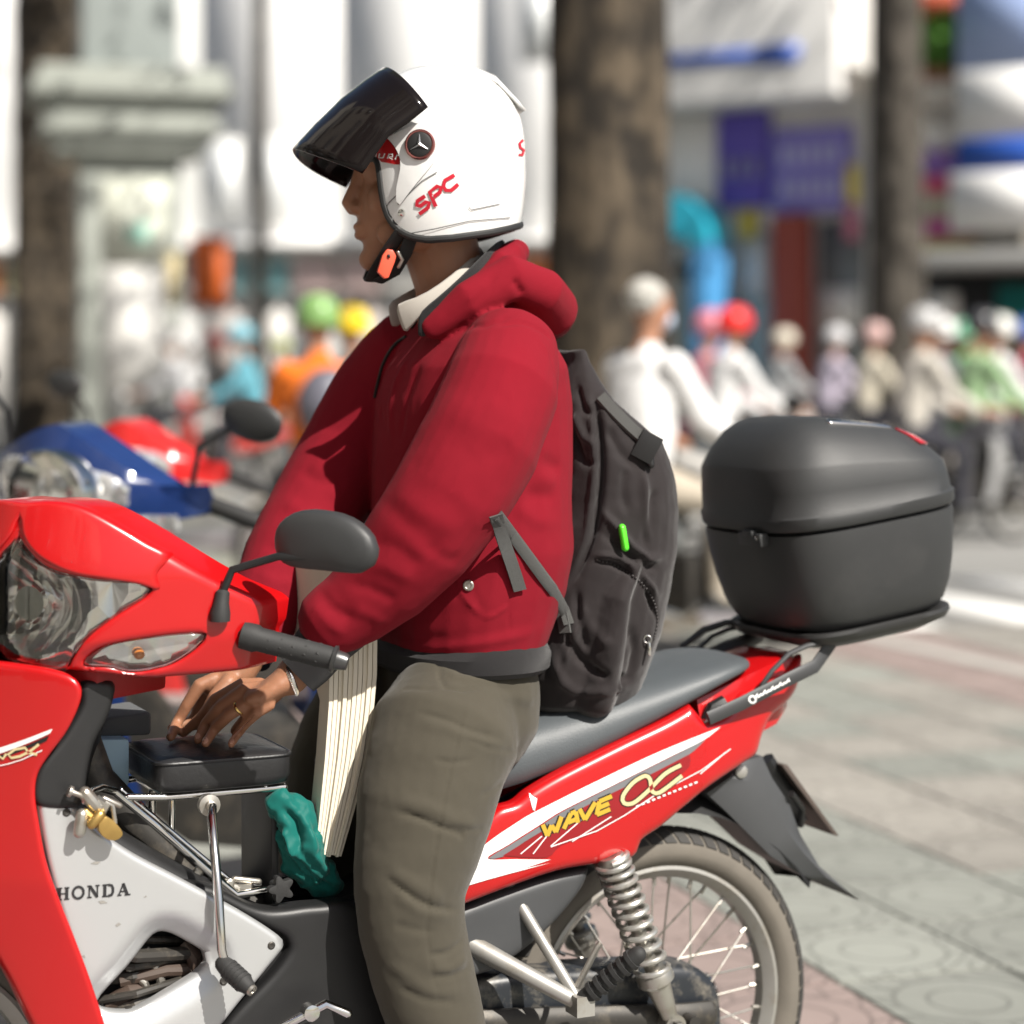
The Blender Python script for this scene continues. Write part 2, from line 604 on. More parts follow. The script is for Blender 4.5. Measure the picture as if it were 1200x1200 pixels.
def tile_mat():
    m = bpy.data.materials.new('embossed_tile'); m.use_nodes = True
    nt = m.node_tree; b = nt.nodes['Principled BSDF']; N = nt.nodes.new; Lk = nt.links.new
    tc = N('ShaderNodeTexCoord'); oi = N('ShaderNodeObjectInfo')
    def mth(op, a, bb=None, c=None):
        n = N('ShaderNodeMath'); n.operation = op
        for i, x in enumerate((a, bb, c)):
            if x is None: continue
            if isinstance(x, (int, float)): n.inputs[i].default_value = x
            else: Lk(x, n.inputs[i])
        return n.outputs[0]
    sx = N('ShaderNodeSeparateXYZ'); Lk(tc.outputs['Object'], sx.inputs[0])
    X, Y = sx.outputs[0], sx.outputs[1]
    r = mth('SQRT', mth('ADD', mth('MULTIPLY', X, X), mth('MULTIPLY', Y, Y)))
    def line(d, r0, w): return mth('LESS_THAN', mth('ABSOLUTE', mth('SUBTRACT', d, r0)), w)
    g1 = mth('MAXIMUM', line(r, .155, .0052), line(r, .085, .0045))
    # fan-shaped setts outside the rings
    r2 = mth('SQRT', mth('ADD', mth('POWER', mth('ADD', X, .2), 2), mth('POWER', mth('ADD', Y, .2), 2)))
    r3 = mth('SQRT', mth('ADD', mth('POWER', mth('SUBTRACT', X, .2), 2), mth('POWER', mth('SUBTRACT', Y, .2), 2)))
    fr1 = mth('LESS_THAN', mth('FRACT', mth('MULTIPLY', r2, 15.)), .13)
    fr2 = mth('LESS_THAN', mth('FRACT', mth('MULTIPLY', r3, 15.)), .13)
    out = mth('GREATER_THAN', r, .155)
    g2 = mth('MULTIPLY', mth('MAXIMUM', fr1, fr2), out)
    g_ = mth('MAXIMUM', g1, g2)
    n1 = N('ShaderNodeTexNoise'); n1.inputs['Scale'].default_value = 3.; n1.inputs['Detail'].default_value = 8; n1.inputs['Roughness'].default_value = .65
    geo = N('ShaderNodeNewGeometry'); Lk(geo.outputs['Position'], n1.inputs['Vector'])
    n2 = N('ShaderNodeTexNoise'); n2.inputs['Scale'].default_value = 160.; Lk(geo.outputs['Position'], n2.inputs['Vector'])
    val = mth('ADD', mth('MULTIPLY', n1.outputs['Fac'], .55), mth('ADD', mth('MULTIPLY', n2.outputs['Fac'], .25), mth('MULTIPLY', oi.outputs['Random'], .12)))
    val = mth('MULTIPLY', mth('ADD', val, .55), mth('SUBTRACT', 1, mth('MULTIPLY', g_, .36)))
    mx = N('ShaderNodeMix'); mx.data_type = 'RGBA'; mx.blend_type = 'MULTIPLY'; mx.inputs['Factor'].default_value = 1
    Lk(oi.outputs['Color'], mx.inputs['A'])
    cb = N('ShaderNodeCombineColor'); [Lk(val, cb.inputs[i]) for i in range(3)]
    Lk(cb.outputs[0], mx.inputs['B']); Lk(mx.outputs['Result'], b.inputs['Base Color'])
    b.inputs['Roughness'].default_value = .85
    bp = N('ShaderNodeBump'); bp.inputs['Strength'].default_value = .8; bp.inputs['Distance'].default_value = .004
    h = mth('SUBTRACT', mth('MULTIPLY', n2.outputs['Fac'], .35), g_); Lk(h, bp.inputs['Height']); Lk(bp.outputs[0], b.inputs['Normal'])
    return m
TILE = tile_mat()
PAVM = bpy.data.materials.new('distant_paving'); PAVM.use_nodes = True
nt = PAVM.node_tree; b = nt.nodes['Principled BSDF']; b.inputs['Roughness'].default_value = .88
tc = nt.nodes.new('ShaderNodeTexCoord'); mp = nt.nodes.new('ShaderNodeMapping'); mp.inputs['Rotation'].default_value = (0, 0, -math.atan2(.31, .95))
br = nt.nodes.new('ShaderNodeTexBrick'); br.offset = 0; br.inputs['Scale'].default_value = 1; br.inputs['Brick Width'].default_value = .4; br.inputs['Row Height'].default_value = .4; br.inputs['Mortar Size'].default_value = .006
br.inputs['Color1'].default_value = (.30, .275, .25, 1); br.inputs['Color2'].default_value = (.26, .26, .24, 1); br.inputs['Mortar'].default_value = (.15, .14, .125, 1)
n1 = nt.nodes.new('ShaderNodeTexNoise'); n1.inputs['Scale'].default_value = .8; n1.inputs['Detail'].default_value = 8
mx = nt.nodes.new('ShaderNodeMix'); mx.data_type = 'RGBA'; mx.blend_type = 'MULTIPLY'; mx.inputs['Factor'].default_value = .6
nt.links.new(tc.outputs['Object'], mp.inputs[0]); nt.links.new(mp.outputs[0], br.inputs[0]); nt.links.new(tc.outputs['Object'], n1.inputs[0])
nt.links.new(br.outputs['Color'], mx.inputs['A']); nt.links.new(n1.outputs['Color'], mx.inputs['B']); nt.links.new(mx.outputs['Result'], b.inputs['Base Color'])
pav = slab(-40, 5.49, -.149, -.012).build('pavement', PAVM)
tag(pav, kind='structure')
tag(slab(13.05, 21, -.149, .0).build('far_pavement', PAVM), kind='structure')
# embossed paving tiles
E1, E2 = Vector((.31, -.95, 0)).normalized(), Vector((.95, .31, 0)).normalized()
mb = MB(); mb.box((0, 0, -.02), .394, .394, .04)
me = mb.mesh('tile')
bm = bmesh.new(); bm.from_mesh(me); bmesh.ops.recalc_face_normals(bm, faces=bm.faces)
bmesh.ops.bevel(bm, geom=[e for e in bm.edges if all(v.co.z > -.01 for v in e.verts)], offset=.004, segments=2, affect='EDGES'); bm.to_mesh(me); bm.free()
me.materials.append(TILE)
rot = math.atan2(E2.y, E2.x)
PINK, GREEN, CREAM = (.262, .205, .188, 1), (.232, .24, .215, 1), (.27, .255, .228, 1)
cand = []
for i in range(-12, 22):
    for j in range(-30, 10):
        o = 2.114 + (i + .5) * .4; l = j * .4
        p = E2 * o + E1 * l
        if p.y < 3.7 or p.y > 11: continue
        px = 600 + p.x / p.y * FPX
        if px < -120 or px > 1330: continue
        cand.append((p.y, i, p))
cand.sort(key=lambda c: c[0])
for _, i, p in cand[:300]:
    t = bpy.data.objects.new('paving_tile', me); COL.objects.link(t)
    t.location = (p.x, p.y, random.uniform(-.0015, .001)); t.rotation_euler = (random.gauss(0, .0015), random.gauss(0, .0015), rot + random.choice((0, 1, 2, 3)) * math.pi / 2)
    c = PINK if i in (-1, -2, 6, 7) else (GREEN if i in (0, 1, -3) or random.random() < .25 else CREAM)
    k = random.uniform(.92, 1.06); t.color = (c[0] * k, c[1] * k, c[2] * k, 1)
    t.parent = pav
# kerbs and road markings
KERB = mat('kerb_concrete', (.38, .37, .34), .85, var=.15, vscale=4)
mb = MB(); mb.box((0, 0, 0), .98, .15, .15)
kme = mb.mesh('kerb'); kme.materials.append(KERB)
for o, z in ((5.57, -.073), (12.97, -.070)):
    for k in range(-10, 60):
        kb = bpy.data.objects.new('kerb_stone', kme); COL.objects.link(kb)
        kb.location = street(k * 1.0, o, z); kb.rotation_euler = (0, 0, math.atan2(RD.y, RD.x))
        kb.parent = pav if o < 6 else bpy.data.objects['far_pavement']
PAINT = mat('road_paint', (.75, .74, .71), .7, var=.08, dirt=(.35, .34, .32), dscale=2, dth=.6)
for k in range(7):
    mb = slab(6.2 + k * .95, 6.7 + k * .95, -.1197, -.116, s0=9.5, s1=12.6)
    o = mb.build('crossing_stripe', PAINT)
    o.parent = bpy.data.objects['road']
for k in range(12):
    mb = slab(9.2, 9.33, -.1197, -.116, s0=18 + k * 5, s1=20.5 + k * 5)
    o = mb.build('lane_dash', PAINT); o.parent = bpy.data.objects['road']
# ---------------------------------------------------------------- the red motorcycle
def wheel(parent, M, R=.285, tw=.036, rimr=.226, spokes=36, tread=True, rimmat=None):
    """spoked wheel, axle along local y of M: tyre, rim, hub and spokes as parts"""
    TYRE = mat('tyre_rubber', (.035, .033, .031), .75, bump=.4, bscale=220, bdist=.002)
    WALL = mat('dusty_sidewall', (.135, .12, .10), .85, var=.2, vscale=25, bump=.15, bscale=200)
    mb = MB(M)
    prof = []
    for a in range(-100, 101, 10):
        t = rad(a)
        prof.append((tw * math.sin(t), R - .036 + .036 * math.cos(t)))
    prof = [(tw * .62, rimr - .004)] + [(h, q) for h, q in reversed(prof)] + [(-tw * .62, rimr - .004)]
    n = 72
    rings = []
    for k in range(n):
        t = 2 * math.pi * k / n
        rings.append([Vector((q * math.cos(t), h, q * math.sin(t))) for h, q in prof])
    mb.loft(rings, cap=False, closed=True, loop=True)
    o = mb.build('tyre', WALL, parent, ang=60)
    # tread blocks: rubber ribs standing on the crown
    if tread:
        mb = MB(M)
        for k in range(64):
            t = 2 * math.pi * k / 64
            for s in (-1, 1):
                pts = []
                for j in range(5):
                    a = rad(4 + j * 15)
                    tt = t + s * .0 + j * .017
                    pts.append((a, tt))
                vs = []
                for a, tt in pts:
                    for dt in (-.038, .038):
                        for dr in (-.002, .0022):
                            q = R - .036 + (.036 + dr) * math.cos(a); h = s * (tw + dr) * math.sin(a)
                            vs.append((q * math.cos(tt + dt), h, q * math.sin(tt + dt)))
                fs = []
                for j in range(4):
                    b = j * 4
                    fs += [(b + 1, b + 3, b + 7, b + 5), (b, b + 1, b + 5, b + 4), (b + 3, b + 2, b + 6, b + 7)]
                fs += [(0, 2, 3, 1), (16, 17, 19, 18)]
                mb.add(vs, fs)
        t_ = mb.build('tread', TYRE, o, ang=30)
    mb = MB(M)
    rp = [(-.026, rimr), (-.0275, rimr - .006), (-.022, rimr - .012), (-.012, rimr - .021), (.012, rimr - .021), (.022, rimr - .012), (.0275, rimr - .006), (.026, rimr), (.018, rimr - .002), (-.018, rimr - .002)]
    mb.loft([[Vector((q * math.cos(2 * math.pi * k / 96), h, q * math.sin(2 * math.pi * k / 96))) for h, q in rp] for k in range(96)], cap=False, loop=True)
    rim = mb.build('rim', rimmat or ALU, parent, ang=30)
    mb = MB(M)
    mb.lathe((0, -.055, 0), (0, 1, 0), [(0, .02), (.0, .062), (.012, .066), (.02, .05), (.045, .034), (.07, .034), (.09, .05), (.098, .058), (.11, .056), (.11, .02)], 32)
    hub = mb.build('hub', STEEL, parent, ang=30)
    for k in range(spokes):
        s = 1 if k % 2 else -1
        cross = 1 if (k // 2) % 2 else -1
        t0 = 2 * math.pi * k / spokes; t1 = t0 + cross * .62
        mb = MB(M)
        mb.tube([(.056 * math.cos(t1), s * .045, .056 * math.sin(t1)), ((rimr - .022) * math.cos(t0), s * .004, (rimr - .022) * math.sin(t0))], .0017, 6)
        mb.tube([((rimr - .036) * math.cos(t0), s * .0065, (rimr - .036) * math.sin(t0)), ((rimr - .016) * math.cos(t0), s * .004, (rimr - .016) * math.sin(t0))], .0035, 6)
        mb.build('spoke', STEEL, rim)

def coil(pts0, pts1, r, wire, turns, n=8, seg=14, tight=0.):
    """helical spring between two points"""
    a, b = Vector(pts0), Vector(pts1); d = b - a; s, u = axis_frame(d)
    P = []
    N = int(turns * seg)
    for i in range(N + 1):
        f = i / N; t = f * turns * 2 * math.pi
        g = f ** (1 + tight)
        P.append(a + d * g + (s * math.cos(t) + u * math.sin(t)) * r)
    return P

bike = root('motorcycle', BIKE, 'red and silver step-through motorcycle the man in the maroon jacket straddles', 'motorcycle')
P_ = lambda mb, n, m, **k: mb.build(n, m, bike, **k)

# wheels
wheel(bike, BIKE @ Matrix.Translation((0, 0, .285)))
FORK = frame(L(.95, 0, 0), 217)
FWM = FORK @ Matrix.Translation((.29, 0, .285))
wheel(bike, FWM, tw=.033)

# --- rear body: frame, inner fender, tail
mb = MB(BIKE)
mb.tube([(.98, 0, .86), (.93, 0, .72), (.78, 0, .55), (.6, 0, .47), (.45, 0, .5), (.3, 0, .6), (0, 0, .72), (-.2, 0, .78)], .03, 12)
P_(mb, 'frame_tube', DARKMET)
mb = MB(BIKE)
rings = []
for a in range(20, 150, 8):
    t = rad(a); c, s = math.cos(t), math.sin(t)
    r = .318
    rings.append([Vector((r * c + .0, -.055, r * s + .285)), Vector(((r + .022) * c, -.03, (r + .022) * s + .285)), Vector(((r + .024) * c, .03, (r + .024) * s + .285)), Vector((r * c, .055, r * s + .285)), Vector(((r + .016) * c, .03, (r + .016) * s + .285)), Vector(((r + .016) * c, -.03, (r + .016) * s + .285))])
mb.loft(rings)
P_(mb, 'inner_fender', BLKPL)

# --- red side cowling
def Fside(u, w):
    v = .128 - .30 * max(0, -.02 - u) - .12 * max(0, u - .36)
    return v + .012 * math.cos(max(-1.5, min(1.5, (w - (.67 - .28 * (u - .1))) * 11)))
SIDE = [(512, 1072, 1), (540, 1010), (566, 966), (585, 948), (606, 941), (622, 928), (657, 907), (728, 871), (780, 846), (813, 827, 1), (829, 846, 1), (851, 838), (872, 812, 1), (944, 768, 1), (941, 795), (931, 818), (908, 840), (897, 862), (890, 884), (874, 896), (828, 928), (778, 970), (755, 986), (750, 1000), (740, 1008), (703, 1014), (657, 1022), (603, 1040), (540, 1064)]
side = panel('side_cowl', SIDE, Fside, RED, bike, thick=.012, edge=.014, spacing=9, mirror=True)
bs = bvh_of(side)
S = lambda n, polys, m, off=.0012, **k: sticker(n, polys, bs, m, side, off, **k)
c4 = lambda z: [(520 + x / 2.4, 740 + y / 2.4, *r) for x, y, *r in z]
S('white_stripe', [c4([(778, 268, 1), (600, 340), (420, 425), (285, 492), (215, 530), (95, 618), (60, 705, 1), (140, 693), (300, 641, 1), (205, 640), (122, 638), (180, 600), (262, 548), (330, 505), (480, 430), (640, 350), (730, 305)])], WHITEDEC)
S('grey_stripe', [c4([(735, 304, 1), (640, 352), (480, 432), (330, 508), (265, 550), (185, 600), (125, 637), (165, 633), (225, 592), (290, 553), (400, 490), (560, 412), (690, 345)])], GREYDEC, .0013)
S('dark_red_wedge', [c4([(690, 345, 1), (560, 412), (400, 490), (290, 553), (165, 630, 1), (290, 634), (330, 600), (430, 560), (560, 480), (690, 380)])], DKREDDEC, .0014)
S('white_line', strokes_px([c4([(805, 330), (720, 392), (600, 455), (510, 515), (430, 560), (300, 605)]), c4([(720, 400), (790, 340)]), c4([(250, 625), (300, 560)]), c4([(215, 625), (275, 575)]), c4([(300, 603), (420, 500)]), c4([(360, 590), (470, 520)])], 1.2), WHITEDEC, .0016)
S('white_flash', [c4([(65, 715, 1), (150, 690), (300, 650, 1), (160, 680), (80, 692)])], WHITEDEC, .0012)
S('white_flash', [c4([(240, 455, 1), (262, 470), (255, 505), (270, 520, 1), (250, 500)])], WHITEDEC, .0012)
# lettering WAVE with the big Greek letter alpha, in gold with a dark outline
o_, ux, uy = Vector((636, 981)), Vector((.92, -.39)), Vector((-.05, -1))
def wl(x, y): q = o_ + ux * x + uy * y; return (q.x, q.y)
WAVE = []
x0 = 0
for ch in 'WAVE':
    g = {'W': [[(0, 15), (5, 0), (11, 10), (16, 0), (24, 15)]], 'A': [[(0, 0), (10, 14), (16, 14), (18, 0)], [(6, 5), (17, 5)]],
         'V': [[(0, 15), (6, 0), (20, 15)]], 'E': [[(20, 14), (4, 14), (0, 0), (17, 0)], [(3, 7), (16, 7)]]}[ch]
    WAVE += [[wl(x0 + a, b) for a, b in s[i:i + 2]] for s in g for i in range(len(s) - 1)]
    x0 += 26 if ch == 'W' else 21
S('lettering_outline', strokes_px(WAVE, 8), BLACKDEC, .0018)
S('lettering', strokes_px(WAVE, 5), GOLDDEC, .0024)
ALPHA = [c4([(665, 375), (620, 400), (570, 450), (530, 482), (505, 482), (502, 462), (530, 425), (565, 405), (578, 415), (585, 450), (605, 452), (668, 405)])]
ALPHA = [[tuple(p) for p in spline(ALPHA[0], 3, closed=False)]]
S('alpha_outline', strokes_px(ALPHA, 7), BLACKDEC, .0020)
S('alpha', strokes_px(ALPHA, 4.5), mat('cream_gold_sticker', (.72, .60, .33), .3, metal=.2), .0026)
S('small_print', strokes_px([[(745 + i * 6.2, 945 - i * 2.5), (748.5 + i * 6.2, 943.6 - i * 2.5)] for i in range(12)], 2.2), WHITEDEC, .0016)
# tail top and lamp
mb = MB(BIKE)
rings = []
for u, hw, w0, w1 in ((-.03, .105, .76, .80), (-.12, .1, .78, .83), (-.2, .085, .80, .853), (-.245, .06, .82, .85), (-.262, .03, .81, .835)):
    rings.append([Vector((u, -hw, w0)), Vector((u, -hw * .9, w1 - .008)), Vector((u, -hw * .5, w1)), Vector((u, hw * .5, w1)), Vector((u, hw * .9, w1 - .008)), Vector((u, hw, w0))])
mb.loft(rings)
P_(mb, 'tail_cover', RED, ang=50)
mb = MB(BIKE)
rings = []
for u, hw, w0, w1 in ((-.15, .075, .72, .79), (-.2, .065, .735, .80), (-.235, .04, .755, .80), (-.245, .02, .765, .79)):
    rings.append([Vector((u, -hw, w0)), Vector((u, -hw, w1)), Vector((u, hw, w1)), Vector((u, hw, w0))])
mb.loft(rings)
P_(mb, 'tail_lamp', mat('red_lens', (.45, .01, .012), .12, coat=.6), bevel=.006)
mb = MB()
mb.tube([Q(828, 846, .11), Q(835, 829, .11), Q(848, 822, .11)], .011, 8)
mb.tube([Q(832, 838, .115), Q(852, 832, .115)], .008, 8)
mb.build('seat_latch', BLKPL, bike)

# --- seat
SEATK = [(.58, .05, .705, .735), (.52, .075, .675, .745), (.44, .095, .66, .752), (.34, .112, .664, .762), (.23, .122, .697, .785), (.12, .126, .737, .812), (.0, .126, .785, .838), (-.06, .122, .812, .85), (-.105, .11, .826, .856), (-.135, .09, .834, .853), (-.148, .06, .838, .847)]
mb = MB(BIKE)
rings = []
for u, hw, w0, w1 in SEATK:
    h = w1 - w0
    rings.append([Vector((u, y * hw, w0 + z * h)) for y, z in ((-.97, 0), (-1.02, .35), (-.97, .7), (-.8, .93), (-.5, 1.0), (0, 1.03), (.5, 1.0), (.8, .93), (.97, .7), (1.02, .35), (.97, 0), (.5, -.05), (-.5, -.05))])
mb.loft(rings)
seat = mb.build('seat', SEATM, bike, ang=60, sub=1)

# --- dark side cover below the red cowl
panel('side_cover', [(520, 1078, 1), (540, 1067), (603, 1043), (657, 1025), (693, 1017, 1), (684, 1042), (647, 1087), (600, 1126), (556, 1146), (510, 1150)], lambda u, w: .112 + .0 * u, GRYPL, bike, thick=.02, edge=.012, spacing=10, mirror=True)

# --- rear mudguard flap, plate bracket, plate seen edge-on
mb = MB()
prof = [((828, 930), (868, 893)), ((850, 950), (893, 886)), ((878, 978), (905, 912)), ((903, 1003), (925, 942)), ((935, 1023), (938, 978)), ((965, 1038), (960, 1015)), ((1001, 1053), (1003, 1053))]
rings = []
for i, (a, b) in enumerate(prof):
    hv = .062 - .0035 * i if i < 6 else .02
    pa, pb = Q(*a, hv), Q(*b, hv * .8)
    nv = BIKE.to_3x3() @ Vector((0, 1, 0))
    ra = [pa, pa * .45 + pb * .55 + nv * .014, pb, pb - nv * hv * 1.6, pa * .45 + pb * .55 - nv * (hv * 1.8 + .014), pa - nv * hv * 2]
    th = (BIKE.to_3x3() @ Vector((.010, 0, .004)))
    rings.append(ra[:3] + ra[3:])
mb.loft(rings)
P_(mb, 'mudguard_flap', GRYPL, ang=40)
mb = MB()
pl = [Q(893, 886, .03), Q(916, 896, .03), Q(938, 928, .03), Q(972, 976, .03), Q(944, 968, .03), Q(930, 930, .03)]
nv = BIKE.to_3x3() @ Vector((0, 1, 0))
mb.prism([p + nv * .03 for p in (Q(912, 893, .0), Q(972, 976, 0), Q(966, 975, 0), Q(905, 893, 0))], -nv * .17)
P_(mb, 'number_plate', mat('plate_back', (.09, .07, .06), .5, metal=.3), bevel=.001)
mb = MB()
mb.tube([Q(897, 890, .0), Q(925, 935, .0), Q(936, 962, 0)], .016, 8)
mb.tube([Q(927, 930, .05), Q(940, 948, .03), Q(938, 968, .02)], .006, 8)
P_(mb, 'plate_bracket', BLKPL)
mb = MB()
q = Q(868, 904, .066)
mb.lathe(q, nv, [(0, .011), (.004, .011), (.006, .008), (.006, .0)], 14)
P_(mb, 'reflector_bolt', ALU)

# --- shocks
for s in (1, -1):
    top, bot = BIKE @ Vector((.147, .13 * s, .565)), BIKE @ Vector((.035, .13 * s, .285))
    d = bot - top
    mb = MB()
    mb.lathe(top, d, [(0, .02), (.01, .025), (.015, .025)], 20)
    mb.tube([top, top + d * .75], .012, 14)
    mb.lathe(top, d, [(d.length * .68, .028), (d.length * .7, .03), (d.length * .74, .03), (d.length * .76, .021), (d.length * .9, .015), (d.length * .95, .013)], 20)
    mb.lathe(bot - nv * .018 * s, nv * s, [(0, .018), (.03, .018)], 18)
    sh = mb.build('shock_absorber', STEEL, bike, ang=40)
    mb = MB()
    mb.tube(coil(top + d * .02, top + d * .74, .026, .005, 12, tight=.25), .0048, 8)
    mb.build('spring', mat('spring_silver', (.5, .49, .46), .32, metal=.7, dirt=(.3, .26, .2), dscale=30, dth=.5), sh)
    mb = MB(); mb.lathe(bot + nv * .012 * s, nv * s, [(0, .010), (.012, .010), (.014, .007)], 6)
    mb.build('bolt', DARKMET, sh)

# --- passenger peg bracket and peg
mb = MB()
A, B_, C_ = L(.385, .09, .45), L(.235, .2, .362), L(.30, .085, .52)
mb.tube([A, A.lerp(B_, .5), B_], [.017, .014, .012], 12, rnd=True)
mb.tube([C_, B_], [.010, .009], 10, rnd=True)
mb.box(B_, .03, .04, .03, Matrix.Rotation(rad(205), 3, 'Z'))
mb.build('peg_bracket', ALU, bike)
mb = MB()
p0, p1 = L(.232, .205, .37), L(.165, .255, .442)
mb.tube([p0, p1], .013, 12, rnd=True)
for k in range(6):
    mb.tube([p0.lerp(p1, .15 + k * .14), p0.lerp(p1, .21 + k * .14)], .0165, 10)
mb.build('passenger_peg', RUBBER, bike, ang=30)
mb = MB(); mb.tube([L(.235, .19, .385), L(.205, .2, .445), L(.2, .2, .45)], .005, 8); mb.build('peg_spring_arm', STEEL, bike)

# --- chain case, swing arm, exhaust and engine
panel('chain_case', [(540, 1160), (600, 1142), (690, 1136), (770, 1132), (815, 1134), (838, 1150), (848, 1178), (846, 1215), (820, 1248), (760, 1262), (560, 1250), (520, 1220)], lambda u, w: .085, mat('scuffed_black', (.018, .021, .026), .38, bump=.3, bscale=60, bdist=.001, dirt=(.2, .18, .15), dscale=26, dth=.5), bike, thick=.05, edge=.018, spacing=12)
mb = MB(BIKE)
for s in (1, -1):
    mb.tube([(.5, .09 * s, .33), (.25, .1 * s, .31), (0, .1 * s, .285), (-.05, .1 * s, .283)], [(.014, .022)] * 4, 10, rnd=True)
mb.tube([(0, -.12, .285), (0, .14, .285)], .01, 12)
P_(mb, 'swing_arm', DARKMET)
mb = MB(BIKE)
mb.tube([(.62, -.06, .28), (.55, -.12, .2), (.4, -.14, .2), (.25, -.15, .2), (-.1, -.16, .22), (-.2, -.16, .23)], [.014, .016, .018, .035, .04, .036], 16)
P_(mb, 'exhaust', CHROME)
mb = MB(BIKE)
mb.box((.55, 0, .27), .3, .2, .18)
mb.lathe((.5, -.13, .25), (0, 1, 0), [(0, .02), (0, .09), (.04, .1), (.22, .1), (.26, .085), (.26, .0)], 28)
mb.lathe((.68, -.11, .26), (0, 1, 0), [(0, .06), (.03, .075), (.19, .075), (.22, .06), (.22, 0)], 24)
eng = mb.build('engine', ALU, bike, bevel=.004)
for k in range(9):
    mb = MB(BIKE); mb.box((.74 + k * .013, 0, .30 + k * .004), .006, .15 - .002 * k, .13)
    mb.build('cooling_fin', DARKMET, eng)
mb = MB(BIKE)
for k in range(7):
    y = .05 + .012 * (k % 3); rr = .006 + .004 * (k % 2)
    mb.tube([(.98, y, .36 + .03 * k), (.9, y + .04, .40 + .018 * k), (.82, y + .02, .42 + .012 * k), (.74, y - .01, .36 + .02 * k)], rr, 8)
for a_, b_, r_ in (((140, 1150), (240, 1136), .010), ((170, 1112), (196, 1185), .007), ((215, 1105), (232, 1150), .012), ((150, 1135), (180, 1180), .006), ((125, 1178), (170, 1160), .012)):
    mb.v += []; t_ = MB(); t_.tube([Q(*a_, .085), Q((a_[0] + b_[0]) / 2 + 4, (a_[1] + b_[1]) / 2 - 6, .095), Q(*b_, .085)], r_, 10); t_.build('hose', STEEL if r_ < .0075 else mat('brown_hose', (.06, .04, .03), .6), bike)
P_(mb, 'hose_bundle', mat('dusty_hose', (.03, .027, .023), .5, dirt=(.13, .11, .085), dscale=40, dth=.5))
mb = MB(BIKE); mb.box((.86, .03, .43), .22, .05, .26); P_(mb, 'engine_shroud', mat('shroud_black', (.012, .012, .012), .6), bevel=.01)

# --- step-through tunnel and side plastics
Z0 = lambda z: [(x / 3, 800 + y / 3, *r) for x, y, *r in z]
panel('tunnel_cover', [(52, 928), (98, 930), (125, 960), (160, 985), (230, 1025), (300, 1062), (345, 1078), (420, 1080), (480, 1050), (540, 985), (560, 1000), (560, 1150), (430, 1230), (330, 1230), (250, 1120), (90, 1010)], lambda u, w: .095, BLKPL, bike, thick=.19, edge=.03, spacing=14)
panel('lower_side_cover', [(205, 1035), (250, 1058), (310, 1088), (334, 1098), (340, 1112), (320, 1142), (262, 1205), (250, 1250), (330, 1290), (450, 1290), (500, 1200), (475, 1105), (425, 1062), (370, 1062), (310, 1066), (250, 1040)], lambda u, w: .118, BLKPL, bike, thick=.03, edge=.012, spacing=13, mirror=True)
HOLE = Z0([(575, 893), (625, 900), (735, 963), (738, 990), (700, 1032), (600, 1095), (490, 1158), (430, 1166), (362, 1152), (372, 1118), (470, 1010), (540, 920)])
def recess(x, y, q):
    d = edge_dist([(x, y)], [HP])[0]
    t = max(0, 1 - d / 30)
    s = 1 if (x - 205) * -.5 + (y - 1115) * -1 > -30 else .45
    return -.022 * t * t * (3 - 2 * t) * s
HP = spline(HOLE, 6)
silver = panel('silver_cover', Z0([(130, 400, 1), (200, 410), (272, 440), (350, 518), (470, 602), (640, 692), (860, 812), (985, 893), (1003, 928), (940, 1012), (850, 1122), (740, 1260), (600, 1420), (380, 1440), (330, 1180), (240, 900), (170, 640)]), lambda u, w: .150, SILVER, bike, thick=.012, edge=.009, holes=[HOLE], spacing=8, mirror=True, disp=recess)
bsil = bvh_of(silver)
# HONDA in slab serif capitals
def serif(word, o, ax_, up, wd=14.5, h=14.5, gap=3.2):
    out = []; x = 0
    for ch in word:
        T, t = 3.6, 1.6
        st = {'H': [[T, (3, 0), (3, 1)], [T, (wd - 3, 0), (wd - 3, 1)], [t, (3, .5), (wd - 3, .5)], [t, (0, .04), (6, .04)], [t, (0, .96), (6, .96)], [t, (wd - 6, .04), (wd, .04)], [t, (wd - 6, .96), (wd, .96)]],
              'N': [[t, (2.5, 0), (2.5, 1)], [t, (wd - 2.5, 0), (wd - 2.5, 1)], [T, (3, .97), (wd - 2.5, .03)], [t, (0, .04), (5.5, .04)], [t, (0, .96), (4, .96)], [t, (wd - 5, .96), (wd, .96)]],
              'D': [[T, (3, 0), (3, 1)], [t, (0, .04), (8, .04)], [t, (0, .96), (8, .96)], [3., (7, .95), (11, .88), (wd - 2, .66), (wd - 2, .34), (11, .12), (7, .05)]],
              'A': [[t, (1.5, 0), (7, .98)], [T, (6.6, .98), (wd - 2.5, 0)], [t, (4, .33), (wd - 4, .33)], [t, (0, .04), (5, .04)], [t, (wd - 6, .04), (wd + 1, .04)]],
              'O': [[2.9] + [(wd / 2 + (wd / 2 - 1) * math.cos(a), .5 + .47 * math.sin(a)) for a in [2 * math.pi * k / 18 for k in range(19)]]]}[ch]
        for s in st:
            out.append([s[0]] + [tuple(Vector(o) + Vector(ax_) * (x + a) + Vector(up) * (b * h)) for a, b in s[1:]])
        x += wd + gap
    return out
sticker('lettering', strokes_px(serif('HONDA', (66.5, 1055), (1, -.075), (.02, -1)), 2), bsil, mat('letter_black', (.02, .02, .022), .4), silver, .0012)
sticker('scuff', [[(106, 1012), (112, 1009), (118, 1010), (114, 1013)], [(115, 1056), (121, 1055), (126, 1058), (118, 1059)], [(135, 1084), (139, 1081), (142, 1083), (137, 1086)], [(96, 1120), (99, 1119), (100, 1123)], [(168, 1052), (171, 1049), (172, 1051)]], bsil, mat('scuff_grey', (.25, .24, .22), .7), silver, .0008)
